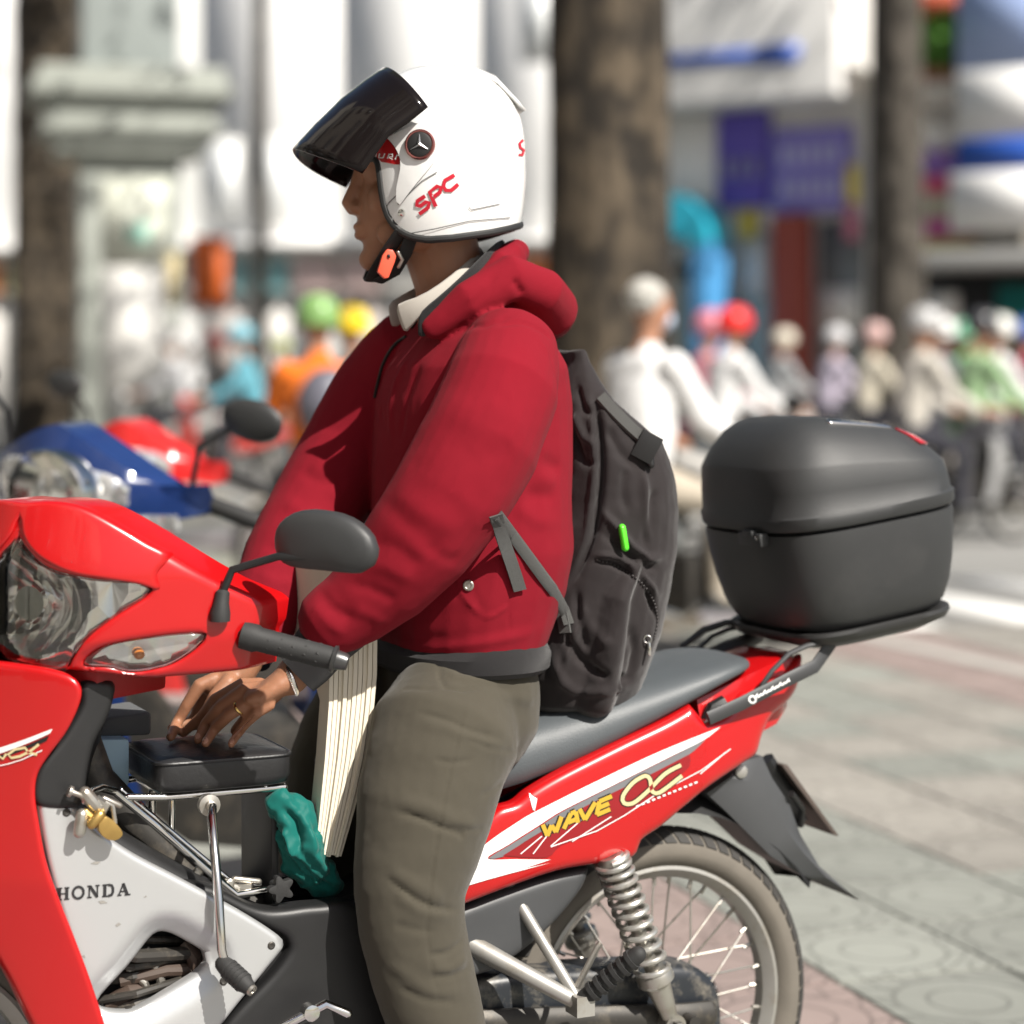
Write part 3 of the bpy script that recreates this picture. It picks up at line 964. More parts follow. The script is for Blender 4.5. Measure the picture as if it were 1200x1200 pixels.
for x, y in ((318, 1108), (78, 952), (262, 1150), (140, 1165)):
    q, n_ = hit(x, y, bsil); mb = MB(); mb.lathe(q - n_ * .001, n_, [(0, .006), (.0018, .0058), (.0028, .004), (.0022, .0015), (.0022, 0)], 14); mb.build('screw', DARKMET, silver)
# inner shield and red leg shield
panel('inner_shield', [(44, 905), (75, 862), (95, 826), (98, 800), (134, 800), (134, 822), (126, 845), (112, 872), (104, 905), (100, 935), (92, 948), (44, 944)], lambda u, w: .155 - .15 * max(0, .98 - u), BLKPL, bike, thick=.02, edge=.01, spacing=9, mirror=True)
def Fsh(u, w):
    return .205 - 1.25 * max(0, u - .955) ** 1.45 - .10 * max(0, .62 - w)
shield = panel('leg_shield', [(-150, 792), (-60, 770), (0, 776), (54, 783), (84, 792), (97, 806), (95, 826), (80, 858), (58, 888), (46, 908), (43, 932), (47, 962), (56, 1010), (71, 1054), (88, 1097), (105, 1142), (124, 1200), (150, 1290), (130, 1330), (98, 1322), (35, 1200), (0, 1132), (-70, 1030), (-150, 920)], Fsh, RED, bike, thick=.012, edge=.010, spacing=9, mirror=True)
bsh = bvh_of(shield)
sticker('white_stripe', [[(-60, 893), (0, 876), (30, 866), (62, 854), (59, 859), (30, 872), (0, 883), (-60, 902)]], bsh, WHITEDEC, shield)
sticker('dark_stripe', [[(-60, 904), (0, 885), (30, 874), (58, 862), (55, 868), (30, 878), (0, 889), (-60, 909)]], bsh, BLACKDEC, shield)
sticker('alpha', strokes_px([[(46, 872), (36, 880), (24, 886), (14, 888), (10, 884), (18, 878), (30, 876), (34, 882), (44, 884)], [(-10, 892), (-2, 885), (4, 889), (8, 883)]], 3), bsh, mat('cream_gold_sticker', (.72, .6, .33)), shield, .0016)
sticker('white_line', strokes_px([[(50, 879), (26, 890), (10, 895), (-4, 898)]], 1.2), bsh, WHITEDEC, shield, .0016)
# headset neck under the cowl
mb = MB(BIKE)
mb.tube([(.95, 0, .93), (.97, 0, .83), (1.0, 0, .7)], [.05, .055, .05], 16)
P_(mb, 'steering_neck', BLKPL)
mb = MB(BAR)
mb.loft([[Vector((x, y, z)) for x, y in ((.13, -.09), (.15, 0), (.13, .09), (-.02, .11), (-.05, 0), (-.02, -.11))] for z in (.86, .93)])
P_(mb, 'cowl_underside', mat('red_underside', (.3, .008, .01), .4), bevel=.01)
for s in (1, -1):
    mb = MB(FORK)
    mb.tube([(.04, .07 * s, .86), (.12, .07 * s, .66), (.29, .07 * s, .285)], [.018, .018, .022], 14, rnd=True)
    P_(mb, 'fork_leg', DARKMET)
mb = MB(FORK)
rings = []
for a in range(15, 140, 8):
    t = rad(a); r = .32
    rings.append([Vector((.29 + r * math.cos(t) * k, y, .285 + r * math.sin(t) * k)) for y, k in ((-.06, .93), (-.045, 1), (0, 1.03), (.045, 1), (.06, .93), (.03, .99), (-.03, .99))])
mb.loft(rings)
P_(mb, 'front_fender', RED, ang=60)

# --- handlebar cowl with headlight and indicator (front face coordinate x = F(left, up))
def Fcowl(a, h):
    a = abs(a)
    t = max(0, h - 1.03)
    return .205 - .19 * (a / .27) ** 1.7 - .34 * t * t / (t + .04) - .35 * max(0, .95 - h)
c3 = lambda z: [(x / 3.529, 560 + y / 3.529, *r) for x, y, *r in z]
BARK = dict(fr=BAR, ax=0, mirror=True)
LAMP = c3([(5, 265), (38, 232), (58, 218), (75, 260), (110, 310), (180, 370), (270, 402), (400, 425), (560, 437), (618, 462), (600, 484), (560, 512), (450, 582), (350, 662), (292, 742), (262, 790), (180, 782), (60, 762), (5, 750)])
IND = c3([(338, 772), (380, 722), (450, 692), (600, 664), (760, 646), (842, 648), (836, 670), (780, 722), (700, 770), (600, 796), (520, 800), (440, 782)])
COWL = c3([(35, 97, 1), (108, 95), (200, 94), (290, 105), (380, 138), (500, 203), (600, 263), (690, 318), (790, 378), (900, 438), (1042, 496), (1074, 522, 1), (1060, 610), (1034, 645), (1030, 710), (1020, 790, 1), (960, 800), (800, 815), (600, 828), (420, 812), (264, 797), (150, 795), (35, 772, 1)])
cowl = panel('handlebar_cowl', COWL, Fcowl, RED, bike, thick=.075, edge=.010, holes=[LAMP, IND], spacing=8, scale=860, **BARK)
# raised upper cover (its lower lip overhangs the lamp)
panel('upper_cover', c3([(40, 103, 1), (110, 100), (205, 97), (290, 108), (380, 142), (500, 208), (600, 268), (690, 324), (640, 400), (650, 462), (560, 440), (430, 420), (300, 398), (200, 355), (130, 303), (88, 235), (80, 175), (60, 140), (40, 122, 1)]), lambda a, h: Fcowl(a, h) + .006, RED, bike, thick=.012, edge=.006, spacing=8, scale=860, **BARK)
0 and panel('front_visor_strip', c3([(35, 60, 1), (104, 98, 1), (78, 170), (60, 212), (35, 225, 1)]), lambda a, h: Fcowl(a, h) + .004, RED, bike, thick=.01, edge=.005, spacing=8, scale=860, **BARK)
REFL = bpy.data.materials.new('lamp_reflector'); REFL.use_nodes = True
nt = REFL.node_tree; b = nt.nodes['Principled BSDF']
b.inputs['Metallic'].default_value = .82; b.inputs['Roughness'].default_value = .14; b.inputs['Base Color'].default_value = (.9, .9, .89, 1)
tc = nt.nodes.new('ShaderNodeTexCoord'); vo = nt.nodes.new('ShaderNodeTexVoronoi'); vo.inputs['Scale'].default_value = 25; vo.inputs['Randomness'].default_value = .8
mp = nt.nodes.new('ShaderNodeMapping'); mp.inputs['Scale'].default_value = (1, 1.6, .55)
nt.links.new(tc.outputs['Object'], mp.inputs[0]); nt.links.new(mp.outputs[0], vo.inputs['Vector'])
bp = nt.nodes.new('ShaderNodeBump'); bp.inputs['Strength'].default_value = .6; bp.inputs['Distance'].default_value = .016
nt.links.new(vo.outputs['Distance'], bp.inputs['Height']); nt.links.new(bp.outputs[0], b.inputs['Normal'])
LENS = clear_mat('clear_lens', (.95, .95, .94))
def grow(poly, k, cx, cy): return [(cx + (x - cx) * k, cy + (y - cy) * k, *r) for x, y, *r in poly]
def bowl(a, h):
    d = math.hypot((abs(a) - .0) / .09, (h - 1.0) / .075)
    return Fcowl(a, h) - .022 - .05 * max(0, 1 - d * d)
lampo = panel('headlight', grow(LAMP, 1.03, 60, 700), bowl, REFL, bike, thick=.01, edge=0, spacing=7, scale=860, **BARK)
panel('lens', grow(LAMP, 1.005, 60, 700), lambda a, h: Fcowl(a, h) - .002, LENS, lampo, thick=.0015, edge=.004, spacing=9, scale=860, **BARK)
mb = MB(BAR)
mb.lathe((.13, 0, 1.0), (1, 0, 0), [(0, .01), (.02, .01), (.03, .022), (.034, .024), (.034, 0)], 18)
mb.build('bulb_shield', CHROME, lampo)
indo = panel('indicator', grow(IND, 1.03, 165, 765), lambda a, h: Fcowl(a, h) - .024, REFL, bike, thick=.01, edge=0, spacing=7, scale=860, **BARK)
panel('lens', grow(IND, 1.005, 165, 765), lambda a, h: Fcowl(a, h) - .002, LENS, indo, thick=.0015, edge=.004, spacing=9, scale=860, **BARK)
mb = MB()
pc = BAR @ surf(163, 767, lambda a, h: Fcowl(a, h) - .02, BAR, BARI, 0)
mb.ellipsoid(pc, (.008, 0, 0), (0, .007, 0), (0, 0, .007), 14, 10)
mb.build('amber_bulb', mat('amber_glass', (.75, .25, .04), .15, coat=.5), indo)
# grip, lever, mirror
g0, g1 = BAR @ surf(284, 744, lambda a, h: 0.02, BAR, BARI, 0), BAR @ surf(413, 778, lambda a, h: -.03, BAR, BARI, 0)
gd = (g1 - g0)
mb = MB()
mb.tube([g0, g0 + gd * .12, g0 + gd * .16, g0 + gd * .78, g0 + gd * .82], [.0195, .020, .0172, .0165, .0155], 24)
for k in range(5):
    c = g0 + gd * (.25 + k * .11)
    for j in range(8):
        s, u = axis_frame(gd)
        t = 2 * math.pi * (j + .5 * (k % 2)) / 8
        mb.tube([c + (s * math.cos(t) + u * math.sin(t)) * .0145 - gd * .05, c + (s * math.cos(t + .3) + u * math.sin(t + .3)) * .0152, c + (s * math.cos(t) + u * math.sin(t)) * .0145 + gd * .05], [.001, .0026, .001], 6)
grip = mb.build('grip', RUBBER, bike, ang=40)
mb = MB(); mb.lathe(g0 + gd * .82, gd, [(0, .019), (.004, .02), (.006, .014), (.016, .013), (.022, .011), (.023, 0)], 20)
mb.build('bar_end', mat('dark_aluminium', (.1, .1, .1), .35, metal=.7), grip)
gr, ga = g0 - BAR.translation, None
G0, G1 = BARI @ g0, BARI @ g1
mb = MB(BAR)
mb.tube([Vector((G0.x, -G0.y, G0.z)), Vector((G1.x, -G1.y, G1.z))], .0172, 20, rnd=True)
P_(mb, 'grip', RUBBER)
mb = MB(BAR)
mb.tube([G0, Vector((.0, .1, 1.0)), Vector((0, -.1, 1.0)), Vector((G0.x, -G0.y, G0.z))], .011, 14)
mb.tube([Vector((-.02, .24, .97)), Vector((-.03, 0, .99)), Vector((-.02, -.24, .97))], [(.03, .05), (.05, .07), (.03, .05)], 14, ref=Vector((0, 0, 1)))
P_(mb, 'handlebar', BLKPL)
def mirror_unit(sg):
    mb = MB()
    f = lambda p: BAR @ Vector((p.x, p.y * sg, p.z))
    base = surf(258, 718, lambda a, h: .055, BAR, BARI, 0); kn = surf(261, 694, lambda a, h: .05, BAR, BARI, 0)
    b2 = surf(272, 668, lambda a, h: .045, BAR, BARI, 0); en = surf(326, 652, lambda a, h: .03, BAR, BARI, 0)
    stem = MB(); stem.tube([f(kn), f(kn.lerp(b2, .6)), f(b2), f(b2.lerp(en, .3)), f(en), f(en + Vector((0, .05, 0)))], .0058, 10, rnd=True)
    mb = MB(); mb.tube([f(base + Vector((0, 0, -.012))), f(base), f(base.lerp(kn, .5)), f(kn), f(kn + Vector((0, 0, .004)))], [.014, .0145, .011, .010, .006], 16)
    boot = mb.build('mirror_boot', RUBBER, bike)
    stem.build('mirror_stem', BLKPL, boot)
    out = [(322, 631), (328, 613), (344, 601), (366, 597), (399, 602), (421, 613), (436, 629), (441, 644), (436, 663), (421, 672), (381, 669), (341, 664), (326, 653)]
    cx, cy = 382, 635
    rings = []
    for k, dx in ((.985, -.012), (1.0, -.009), (1.0, -.002), (.985, .003), (.95, .0065), (.85, .011), (.6, .0155), (.25, .018), (.05, .0185)):
        rings.append([f(surf(cx + (x - cx) * k, cy + (y - cy) * k, lambda a, h: .02, BAR, BARI, 0) + Vector((dx, 0, 0))) for x, y in spline(out, 9)])
    mm = MB(); mm.loft(rings)
    m_ = mm.build('mirror_housing', mat('mirror_black', (.03, .031, .032), .5, bump=.2, bscale=600, bdist=.0006), bike, ang=70)
    gl = MB(); gl.loft([[f(surf(cx + (x - cx) * .96, cy + (y - cy) * .96, lambda a, h: .02, BAR, BARI, 0) + Vector((dx, 0, 0))) for x, y in spline(out, 9)] for dx in (-.0155, -.013)])
    gl.build('mirror_glass', mat('mirror_glass', (.8, .8, .8), .02, metal=1), m_)
mirror_unit(1); mirror_unit(-1)

# --- luggage rack
RK = mat('rack_grey', (.055, .056, .058), .5, metal=.3, bump=.2, bscale=500, bdist=.0006)
pth = [(830, 842), (870, 824), (926, 795), (955, 781), (972, 770), (981, 757), (985, 744)]
for s in (1, -1):
    P0 = []
    for p in pth:
        q = BIKEI @ Q(*p, .14); q.y = (q.y - (.0 if p[1] > 770 else .02)) * s
        P0.append(BIKE @ q)
    mb = MB(); mb.tube(P0, [(.004, .0115)] * len(P0), 10, ref=BIKE.to_3x3() @ Vector((.5, 0, .85)))
    mb.build('rack_arm', RK, bike)
for s in (1, -1):
    P0 = []
    for p in [(893, 803), (905, 786), (925, 766), (945, 757), (985, 748)]:
        q = BIKEI @ Q(*p, .125); q.y *= s
        P0.append(BIKE @ q)
    mb = MB(); mb.tube(P0, .0042, 10, rnd=True)
    mb.build('rack_brace', RK, bike)
mb = MB()
mb.tube([Q(835, 771, -.1), Q(868, 757, -.1), Q(886, 746, -.1), Q(893, 733, -.1)], .014, 12, rnd=True)
mb.build('rack_post', RK, bike)
mb = MB()
mb.tube([Q(800, 757, -.13), Q(825, 738, -.13), Q(850, 730, -.12), Q(880, 728, -.1)], .006, 10, rnd=True)
mb.build('grab_rail', RK, bike)
rk = [o for o in bike.children if o.name.startswith('rack_arm')][0]
brk = bvh_of(rk)
sticker('maker_lettering', strokes_px([[(884 + i * 4.6, 819 - i * 2.35), (887.4 + i * 4.6, 813 + (i % 2) * 2 - i * 2.2), (888 + i * 4.6, 817.5 - i * 2.35)] for i in range(9)] + [[2.2] + [(881.5 + 4 * math.cos(a), 819.5 + 4 * math.sin(a)) for a in [k * .7 for k in range(10)]]], 2.3), brk, WHITEDEC, rk, .0010)
# little gear pedal parts below the tunnel
mb = MB()
mb.tube([L(.70, .15, .37), L(.63, .16, .40), L(.60, .17, .385)], .007, 10, rnd=True)
mb.lathe(L(.655, .15, .392), nv, [(0, .012), (.02, .012), (.022, .006)], 12)
mb.build('gear_lever', CHROME, bike)
mb = MB(); mb.tube([L(.56, .1, .27), L(.56, .24, .275)], .016, 12, rnd=True); mb.build('rider_peg', RUBBER, bike)
# ---------------------------------------------------------------- top box on the rack
BOXM = frame(L(-.365, 0, .905), 205, 8)
box = root('top_box', BOXM, 'matte black hard plastic luggage box on the rear rack', 'luggage box')
BXM = mat('box_plastic', (.031, .032, .033), .52, bump=.45, bscale=700, bdist=.0008, var=.1, dirt=(.045, .045, .045), dscale=5, dth=.55)
def sring(a, b, z, n=64, ex=3.6, slope=True, x0=0.):
    r = []
    for k in range(n):
        t = 2 * math.pi * k / n; c, s = math.cos(t), math.sin(t)
        x = a * math.copysign(abs(c) ** (2 / ex), c) + x0; y = b * math.copysign(abs(s) ** (2 / ex), s)
        zz = z
        if slope and z > .2:
            q = max(0, min(1, (.10 - x) / .28)); zz = z - (z - .2) / .15 * .062 * q ** 1.3
        r.append(Vector((x, y, zz)))
    return r
mb = MB(BOXM)
mb.loft([sring(a, b, z) for z, a, b in ((.0, .135, .135), (.006, .146, .146), (.02, .156, .157), (.05, .167, .168), (.09, .175, .176), (.13, .180, .181), (.162, .183, .184), (.172, .183, .184), (.174, .172, .172), (.178, .17, .17))])
mb.build('lower_shell', BXM, box, ang=45)
mb = MB(BOXM)
mb.loft([sring(a, b, z) for z, a, b in ((.1785, .17, .17), (.179, .184, .185), (.183, .187, .188), (.2, .188, .189), (.205, .184, .185), (.24, .182, .183), (.278, .178, .179), (.286, .174, .175), (.31, .160, .160), (.335, .138, .138), (.348, .118, .118), (.356, .098, .098), (.36, .06, .06), (.361, .02, .02))])
lid = mb.build('lid', BXM, box, ang=45)
blid = bvh_of(lid)
def lid_patch(name, m, t0, t1, zs, off):
    rr = [sring(a + off, b + off, z, n=144) for z, a, b in zs]
    k0, k1 = int(t0 / 2.5), int(t1 / 2.5)
    mb = MB(BOXM); mb.loft([[r[k % 144] for r in rr] for k in range(k0, k1 + 1)], cap=False, closed=False)
    o = mb.build(name, m, lid, ang=60)
    md = o.modifiers.new('sol', 'SOLIDIFY'); md.thickness = .004; md.offset = 0
    return o
ZL = [(.318, .1545, .1545), (.335, .138, .138), (.348, .118, .118), (.3545, .102, .102)]
lid_patch('red_reflector', mat('red_reflector', (.42, .01, .02), .1, coat=.8, bump=.6, bscale=60), 122, 238, ZL[:3], .003)
lid_patch('chrome_strip', CHROME, 78, 118, ZL[2:], .001)
mb = MB(BOXM)
mb.box((.186, .06, .168), .018, .07, .022); mb.box((.192, .06, .178), .012, .03, .012)
mb.build('latch', BXM, box, bevel=.004)
mb = MB(BOXM); mb.lathe((.196, .093, .174), (1, .2, 0), [(0, .004), (.004, .004), (.005, 0)], 12); mb.build('latch_pin', CHROME, box)
mb = MB(BOXM)
mb.loft([sring(a, b, z, ex=4.5, slope=False) for z, a, b in ((-.03, .108, .108), (-.028, .118, .118), (-.014, .150, .150), (-.002, .157, .157), (.004, .156, .156), (.004, .148, .148), (-.008, .135, .135))])
mb.build('mounting_plate', mat('plate_plastic', (.028, .028, .028), .45, bump=.2, bscale=500, bdist=.0006), box, ang=40)

# ---------------------------------------------------------------- child's seat in front of the saddle
cs = root('child_seat', BIKE @ Matrix.Translation((.75, -.02, .55)), 'small black cushioned child seat on a chrome frame in the step-through', 'child seat')
LEATH = mat('black_leather', (.017, .017, .018), .42, bump=.45, bscale=120, bdist=.0015, var=.15, dirt=(.05, .05, .05), dscale=14, dth=.6)
mb = MB(BIKE)
rings = []
U0, U1, V0, V1, W0, W1 = .650, .861, -.117, .080, .708, .760
for z, ins in ((W0, .012), (W0 + .004, .004), (W0 + .015, 0), (W1 - .012, 0), (W1 - .006, .001), (W1 - .003, .006), (W1 + .0005, .016), (W1 + .004, .05), (W1 + .005, .085)):
    r = []
    for k in range(48):
        t = 2 * math.pi * k / 48; c, s = math.cos(t), math.sin(t); e = 2 / 9
        a, b_ = (U1 - U0) / 2 - ins, (V1 - V0) / 2 - ins
        r.append(Vector(((U0 + U1) / 2 + a * math.copysign(abs(c) ** e, c), (V0 + V1) / 2 + b_ * math.copysign(abs(s) ** e, s), z)))
    rings.append(r)
mb.loft(rings)
cush = mb.build('cushion', LEATH, cs, ang=60)
mb = MB(BIKE)
loop = []
for k in range(64):
    t = 2 * math.pi * k / 64; c, s = math.cos(t), math.sin(t); e = 2 / 9
    loop.append(Vector(((U0 + U1) / 2 + .1055 * math.copysign(abs(c) ** e, c), (V0 + V1) / 2 + .0985 * math.copysign(abs(s) ** e, s), W1 - .007)))
mb.tube(loop, .0028, 8, loop=True)
mb.build('piping', LEATH, cush)
CH2 = CHROME
def rod(name, pts, r, m=CH2, n=12, **k):
    mb = MB(); mb.tube(pts, r, n, rnd=True); return mb.build(name, m, cs, **k)
for v in (.062, -.1):
    rod('seat_rail', [Q(150, 934, v) if v > 0 else L(.87, v, .7), L(.84, v, .702), L(.66, v, .702)], .0055)
    P0 = [L(.66, v, .53), L(.69, v, .522), L(.74, v, .548), L(.88, v, .668), L(.915, v, .698), L(.93, v - .01, .70), L(.935, v - .03, .69)]
    rod('side_rail', [Q(311, 1043, v), Q(277, 1049, v), Q(262, 1036, v), Q(180, 965, v), Q(135, 928, v), Q(118, 923, v + .02), Q(106, 928, v + .06), Q(100, 938, v + .1)] if v > 0 else P0, .0062)
    if v > 0:
        rod('side_rail', [Q(305, 1036, v - .03), Q(278, 1040, v - .03), Q(185, 962, v - .03), Q(142, 926, v - .03)], .005)
rod('cross_rail', [L(.69, .062, .705), L(.69, -.1, .705)], .005)
rod('cross_rail', [L(.845, .062, .705), L(.845, -.1, .705)], .005)
rod('upright', [L(.845, .0, .7), L(.85, .0, .52)], .006)
mb = MB(BIKE); mb.box((.672, -.02, .61), .012, .15, .18); mb.build('back_plate', BLKPL, cs, bevel=.004)
rod('upright', [L(.82, .02, .7), L(.825, .02, .52)], .005)
for p in ((205, 945), (214, 945)):
    pass
# folding foot rest
a0 = Q(246, 944, .082)
mb = MB(); mb.lathe(a0 - nv * .012, nv, [(0, .016), (.012, .016), (.014, .008), (.022, .008), (.024, .004)], 18); mb.build('pivot_washer', STEEL, cs)
rod('foot_rest_arm', [a0 + nv * .012, Q(248, 958, .115), Q(256, 1050, .17), Q(260, 1113, .178), Q(264, 1130, .18)], .0068)
p0, p1 = Q(262, 1130, .18), Q(289, 1155, .215)
mb = MB(); mb.tube([p0, p0.lerp(p1, .25), p0.lerp(p1, .9), p1], [.0125, .0145, .0140, .012], 18, rnd=True)
for k in range(5):
    mb.tube([p0.lerp(p1, .2 + .15 * k), p0.lerp(p1, .27 + .15 * k)], .0152, 16)
fr_ = mb.build('foot_rest', RUBBER, cs, ang=30)
mb = MB(); mb.lathe(p1, p1 - p0, [(.008, .008), (.013, .008), (.013, .004), (.009, .003)], 14); mb.build('end_plug', STEEL, fr_)
# clamp hardware
mb = MB()
mb.tube([Q(84, 928, .172), Q(97, 933, .172)], .004, 8, rnd=True)
mb.lathe(Q(84, 928, .172), Q(84, 928, .172) - Q(97, 933, .172), [(0, .008), (.005, .008), (.005, 0)], 10)
mb.tube([Q(100, 930, .168), Q(113, 945, .168)], .010, 10, rnd=True)
mb.box(Q(118, 945, .165), .022, .02, .02, Matrix.Rotation(.5, 3, 'Y'))
mb.tube([Q(122, 936, .15), Q(140, 944, .15)], .0045, 8, rnd=True)
mb.tube([Q(96, 955, .172), Q(93, 975, .172)], .009, 10, rnd=True)
mb.build('clamp', STEEL, cs, bevel=.001)
mb = MB()
mb.tube([Q(258, 1033, .05), Q(290, 1045, .05)], .006, 8, rnd=True)
mb.tube([Q(275, 1030, .05), Q(303, 1033, .05)], .005, 8, rnd=True)
mb.box(Q(288, 1040, .045), .02, .03, .015)
for x in (232, 250, 268): mb.lathe(Q(x, 1020 + (x - 232) * .4, .05), nv, [(0, .008), (.008, .008), (.01, .004)], 8)
mb.build('rear_clamp', STEEL, cs, bevel=.001)
mb = MB()
kc = Q(327, 1040, .085)
uu, ww = BIKE.to_3x3() @ Vector((1, 0, 0)), Vector((0, 0, 1))
star = []
for k in range(40):
    t = 2 * math.pi * k / 40; r = .0165 + .0045 * math.cos(5 * t)
    star.append(kc + (uu * math.cos(t) + ww * math.sin(t)) * r)
mb.prism(star, nv * .014)
mb.tube([kc, kc - nv * .03], .006, 8)
mb.build('star_knob', RUBBER, cs, bevel=.003)

pad = root('padlock', BIKE @ Matrix.Translation((.9, .09, .64)), 'small brass padlock hanging from the child seat clamp', 'padlock')
mb = MB()
pp = [(117, 962), (124, 957), (133, 962), (142, 972), (144, 979), (136, 985), (124, 983), (116, 973)]
mb.prism([Q(*p, .182) for p in spline(pp, 3)], -nv * .016)
mb.build('lock_body', BRASS, pad, bevel=.002)
mb = MB(); mb.tube([Q(120, 962, .174), Q(117, 948, .174), Q(124, 940, .174), Q(132, 944, .174), Q(135, 965, .174)], .0032, 10)
mb.build('shackle', STEEL, pad)
mb = MB(); mb.tube([Q(108, 965, .178), Q(117, 955, .178)], .008, 10, rnd=True); mb.tube([Q(100, 952, .172), Q(112, 962, .174)], .006, 8, rnd=True); mb.build('keyway_nut', BRASS, pad)

# ---------------------------------------------------------------- things tucked around the seat
def crumple(seed, amp, sc):
    def f(co, no, bv):
        a = nz(co, sc, seed, 3); b = nz(co, sc * 2.3, seed + 5, 2)
        return amp * (1 - np.abs(a) * 3) + amp * .4 * (1 - 3 * np.abs(b))
    return f
TEAL = weave('teal_nylon', (.008, .115, .098), .36, scale=1200, strength=.15, sheen=.1)
mb = MB()
mb.tube([Q(327, 940, .06), Q(346, 955, .06), Q(352, 985, .065), Q(362, 1012, .06), Q(385, 1035, .05)], [(.018, .02), (.03, .028), (.034, .03), (.032, .028), (.02, .02)], 20, rnd=True)
mb.tube([Q(335, 975, .05), Q(345, 1010, .05), Q(372, 1037, .05)], [.018, .02, .016], 16, rnd=True)
rc = fuse('raincoat', [mb], .0026, 3, TEAL, None, lambda co, no, bv: crumple(3., .0042, 15)(co, no, bv) + fold(co, no, bv, [
    ([(330, 945), (345, 962), (352, 985), (350, 1005)], .006, -.012), ([(322, 950), (330, 985), (345, 1015), (372, 1040)], .005, -.010), ([(350, 950), (362, 975), (366, 1000), (385, 1025)], .006, .010), ([(335, 970), (341, 990), (356, 1012)], .005, .012), ([(345, 1000), (362, 1025), (392, 1042)], .005, -.009)]))
tag(rc, 'crumpled teal nylon raincoat stuffed beside the child seat', 'raincoat')
mb = MB(BIKE)
mb = MB(); mb.prism([Q(x, y, -.03) for x, y in ((97, 920), (106, 866), (152, 866), (152, 922))], -nv * .13)
bb = mb.build('storage_box', mat('pale_blue_plastic', (.33, .50, .62), .45, dirt=(.2, .24, .28), dscale=40, dth=.63), None, bevel=.006)
tag(bb, 'pale blue plastic box behind the black leg shield', 'box')
mb = MB(BIKE)
mb = MB(); mb.prism([Q(x, y, -.06) for x, y in ((112, 865), (122, 842), (178, 834), (178, 862))], -nv * .12)
bo = mb.build('cloth_pouch', weave('grey_cloth', (.10, .105, .11), .8, 900, .4), None, bevel=.009, seg=3)
tag(bo, 'folded dark grey cloth pouch lying on the pale blue box', 'pouch')

# bundle of sheets standing on edge in front of the rider
CARD = mat('cream_card', (.70, .64, .52), .8, var=.06, vscale=30, bump=.2, bscale=250, dirt=(.5, .44, .34), dscale=20, dth=.62)
pb = root('card_bundle', BIKE @ Matrix.Translation((.6, .08, .6)), 'bundle of cream card sheets standing edge-on in front of the rider', 'card bundle')
NS = 10
topL, topR = [(385, 782), (442, 740)]
for k in range(NS):
    f = (k + .5) / NS
    xl = lambda y: np.interp(y, [660, 790, 825, 888, 960, 1002], [389, 386, 385.5, 381, 374, 369.5])
    xr = lambda y: np.interp(y, [660, 745, 795, 850, 900, 950, 1005], [446, 443, 442.5, 437, 429, 416, 400])
    for_e = [0, .86]
    rings = []
    ys = [668 + 4 * math.sin(k * 2.1), 700, 745, 790, 825, 860, 888, 920, 950, 975, 1003 + 1.5 * math.sin(k * 1.7)]
    dv = .0025 * math.sin(k * 2.6)
    for y in ys:
        a = xl(y) + (xr(y) - xl(y)) * k / NS; b = xl(y) + (xr(y) - xl(y)) * (k + .84) / NS
        pa, pb2 = BIKEI @ Q(a, y, .085 + dv), BIKEI @ Q(b, y, .085 + dv)
        vb = -.10 if y < 760 else (.0 if y < 800 else .045)
        rings.append([BIKE @ Vector((pa.x, .085 + dv, pa.z)), BIKE @ Vector((pb2.x, .085 + dv, pb2.z)), BIKE @ Vector((pb2.x, vb, pb2.z)), BIKE @ Vector((pa.x, vb, pa.z))])
    mb = MB(); mb.loft(rings); mb.build('sheet', CARD, pb, ang=40)

# ---------------------------------------------------------------- backpack
bpk = root('backpack', frame(L(.13, 0, .79), 205), 'dark brown-black nylon backpack on the rider\'s back', 'backpack')
NYL = weave('dark_nylon', (.021, .017, .0175), .62, scale=1500, strength=.2, sheen=.2)
WEB = weave('grey_webbing', (.075, .075, .072), .75, scale=700, strength=.5)
mb = MB()
rings = []
for y, xa, xb, hv in ((838, 640, 728, .08), (830, 632, 742, .115), (800, 630, 752, .13), (750, 640, 768, .14), (700, 652, 779, .145), (650, 660, 785, .145), (600, 666, 788, .145), (560, 669, 783, .14), (520, 671, 768, .135), (495, 671, 738, .125), (470, 671, 710, .11), (448, 672, 694, .085), (425, 673, 684, .06), (410, 673, 680, .05)):
    pa, pb2 = BIKEI @ Q(xa, y, hv * .75), BIKEI @ Q(xb, y, hv * .35)
    r = []
    cu, a = (pa.x + pb2.x) / 2, abs(pa.x - pb2.x) / 2
    wz = pa.z
    for k in range(32):
        t = 2 * math.pi * k / 32; c, s = math.cos(t), math.sin(t)
        r.append(BIKE @ Vector((cu + a * math.copysign(abs(c) ** .7, c), hv * math.copysign(abs(s) ** .7, s), wz)))
    rings.append(r)
mb.loft(rings)
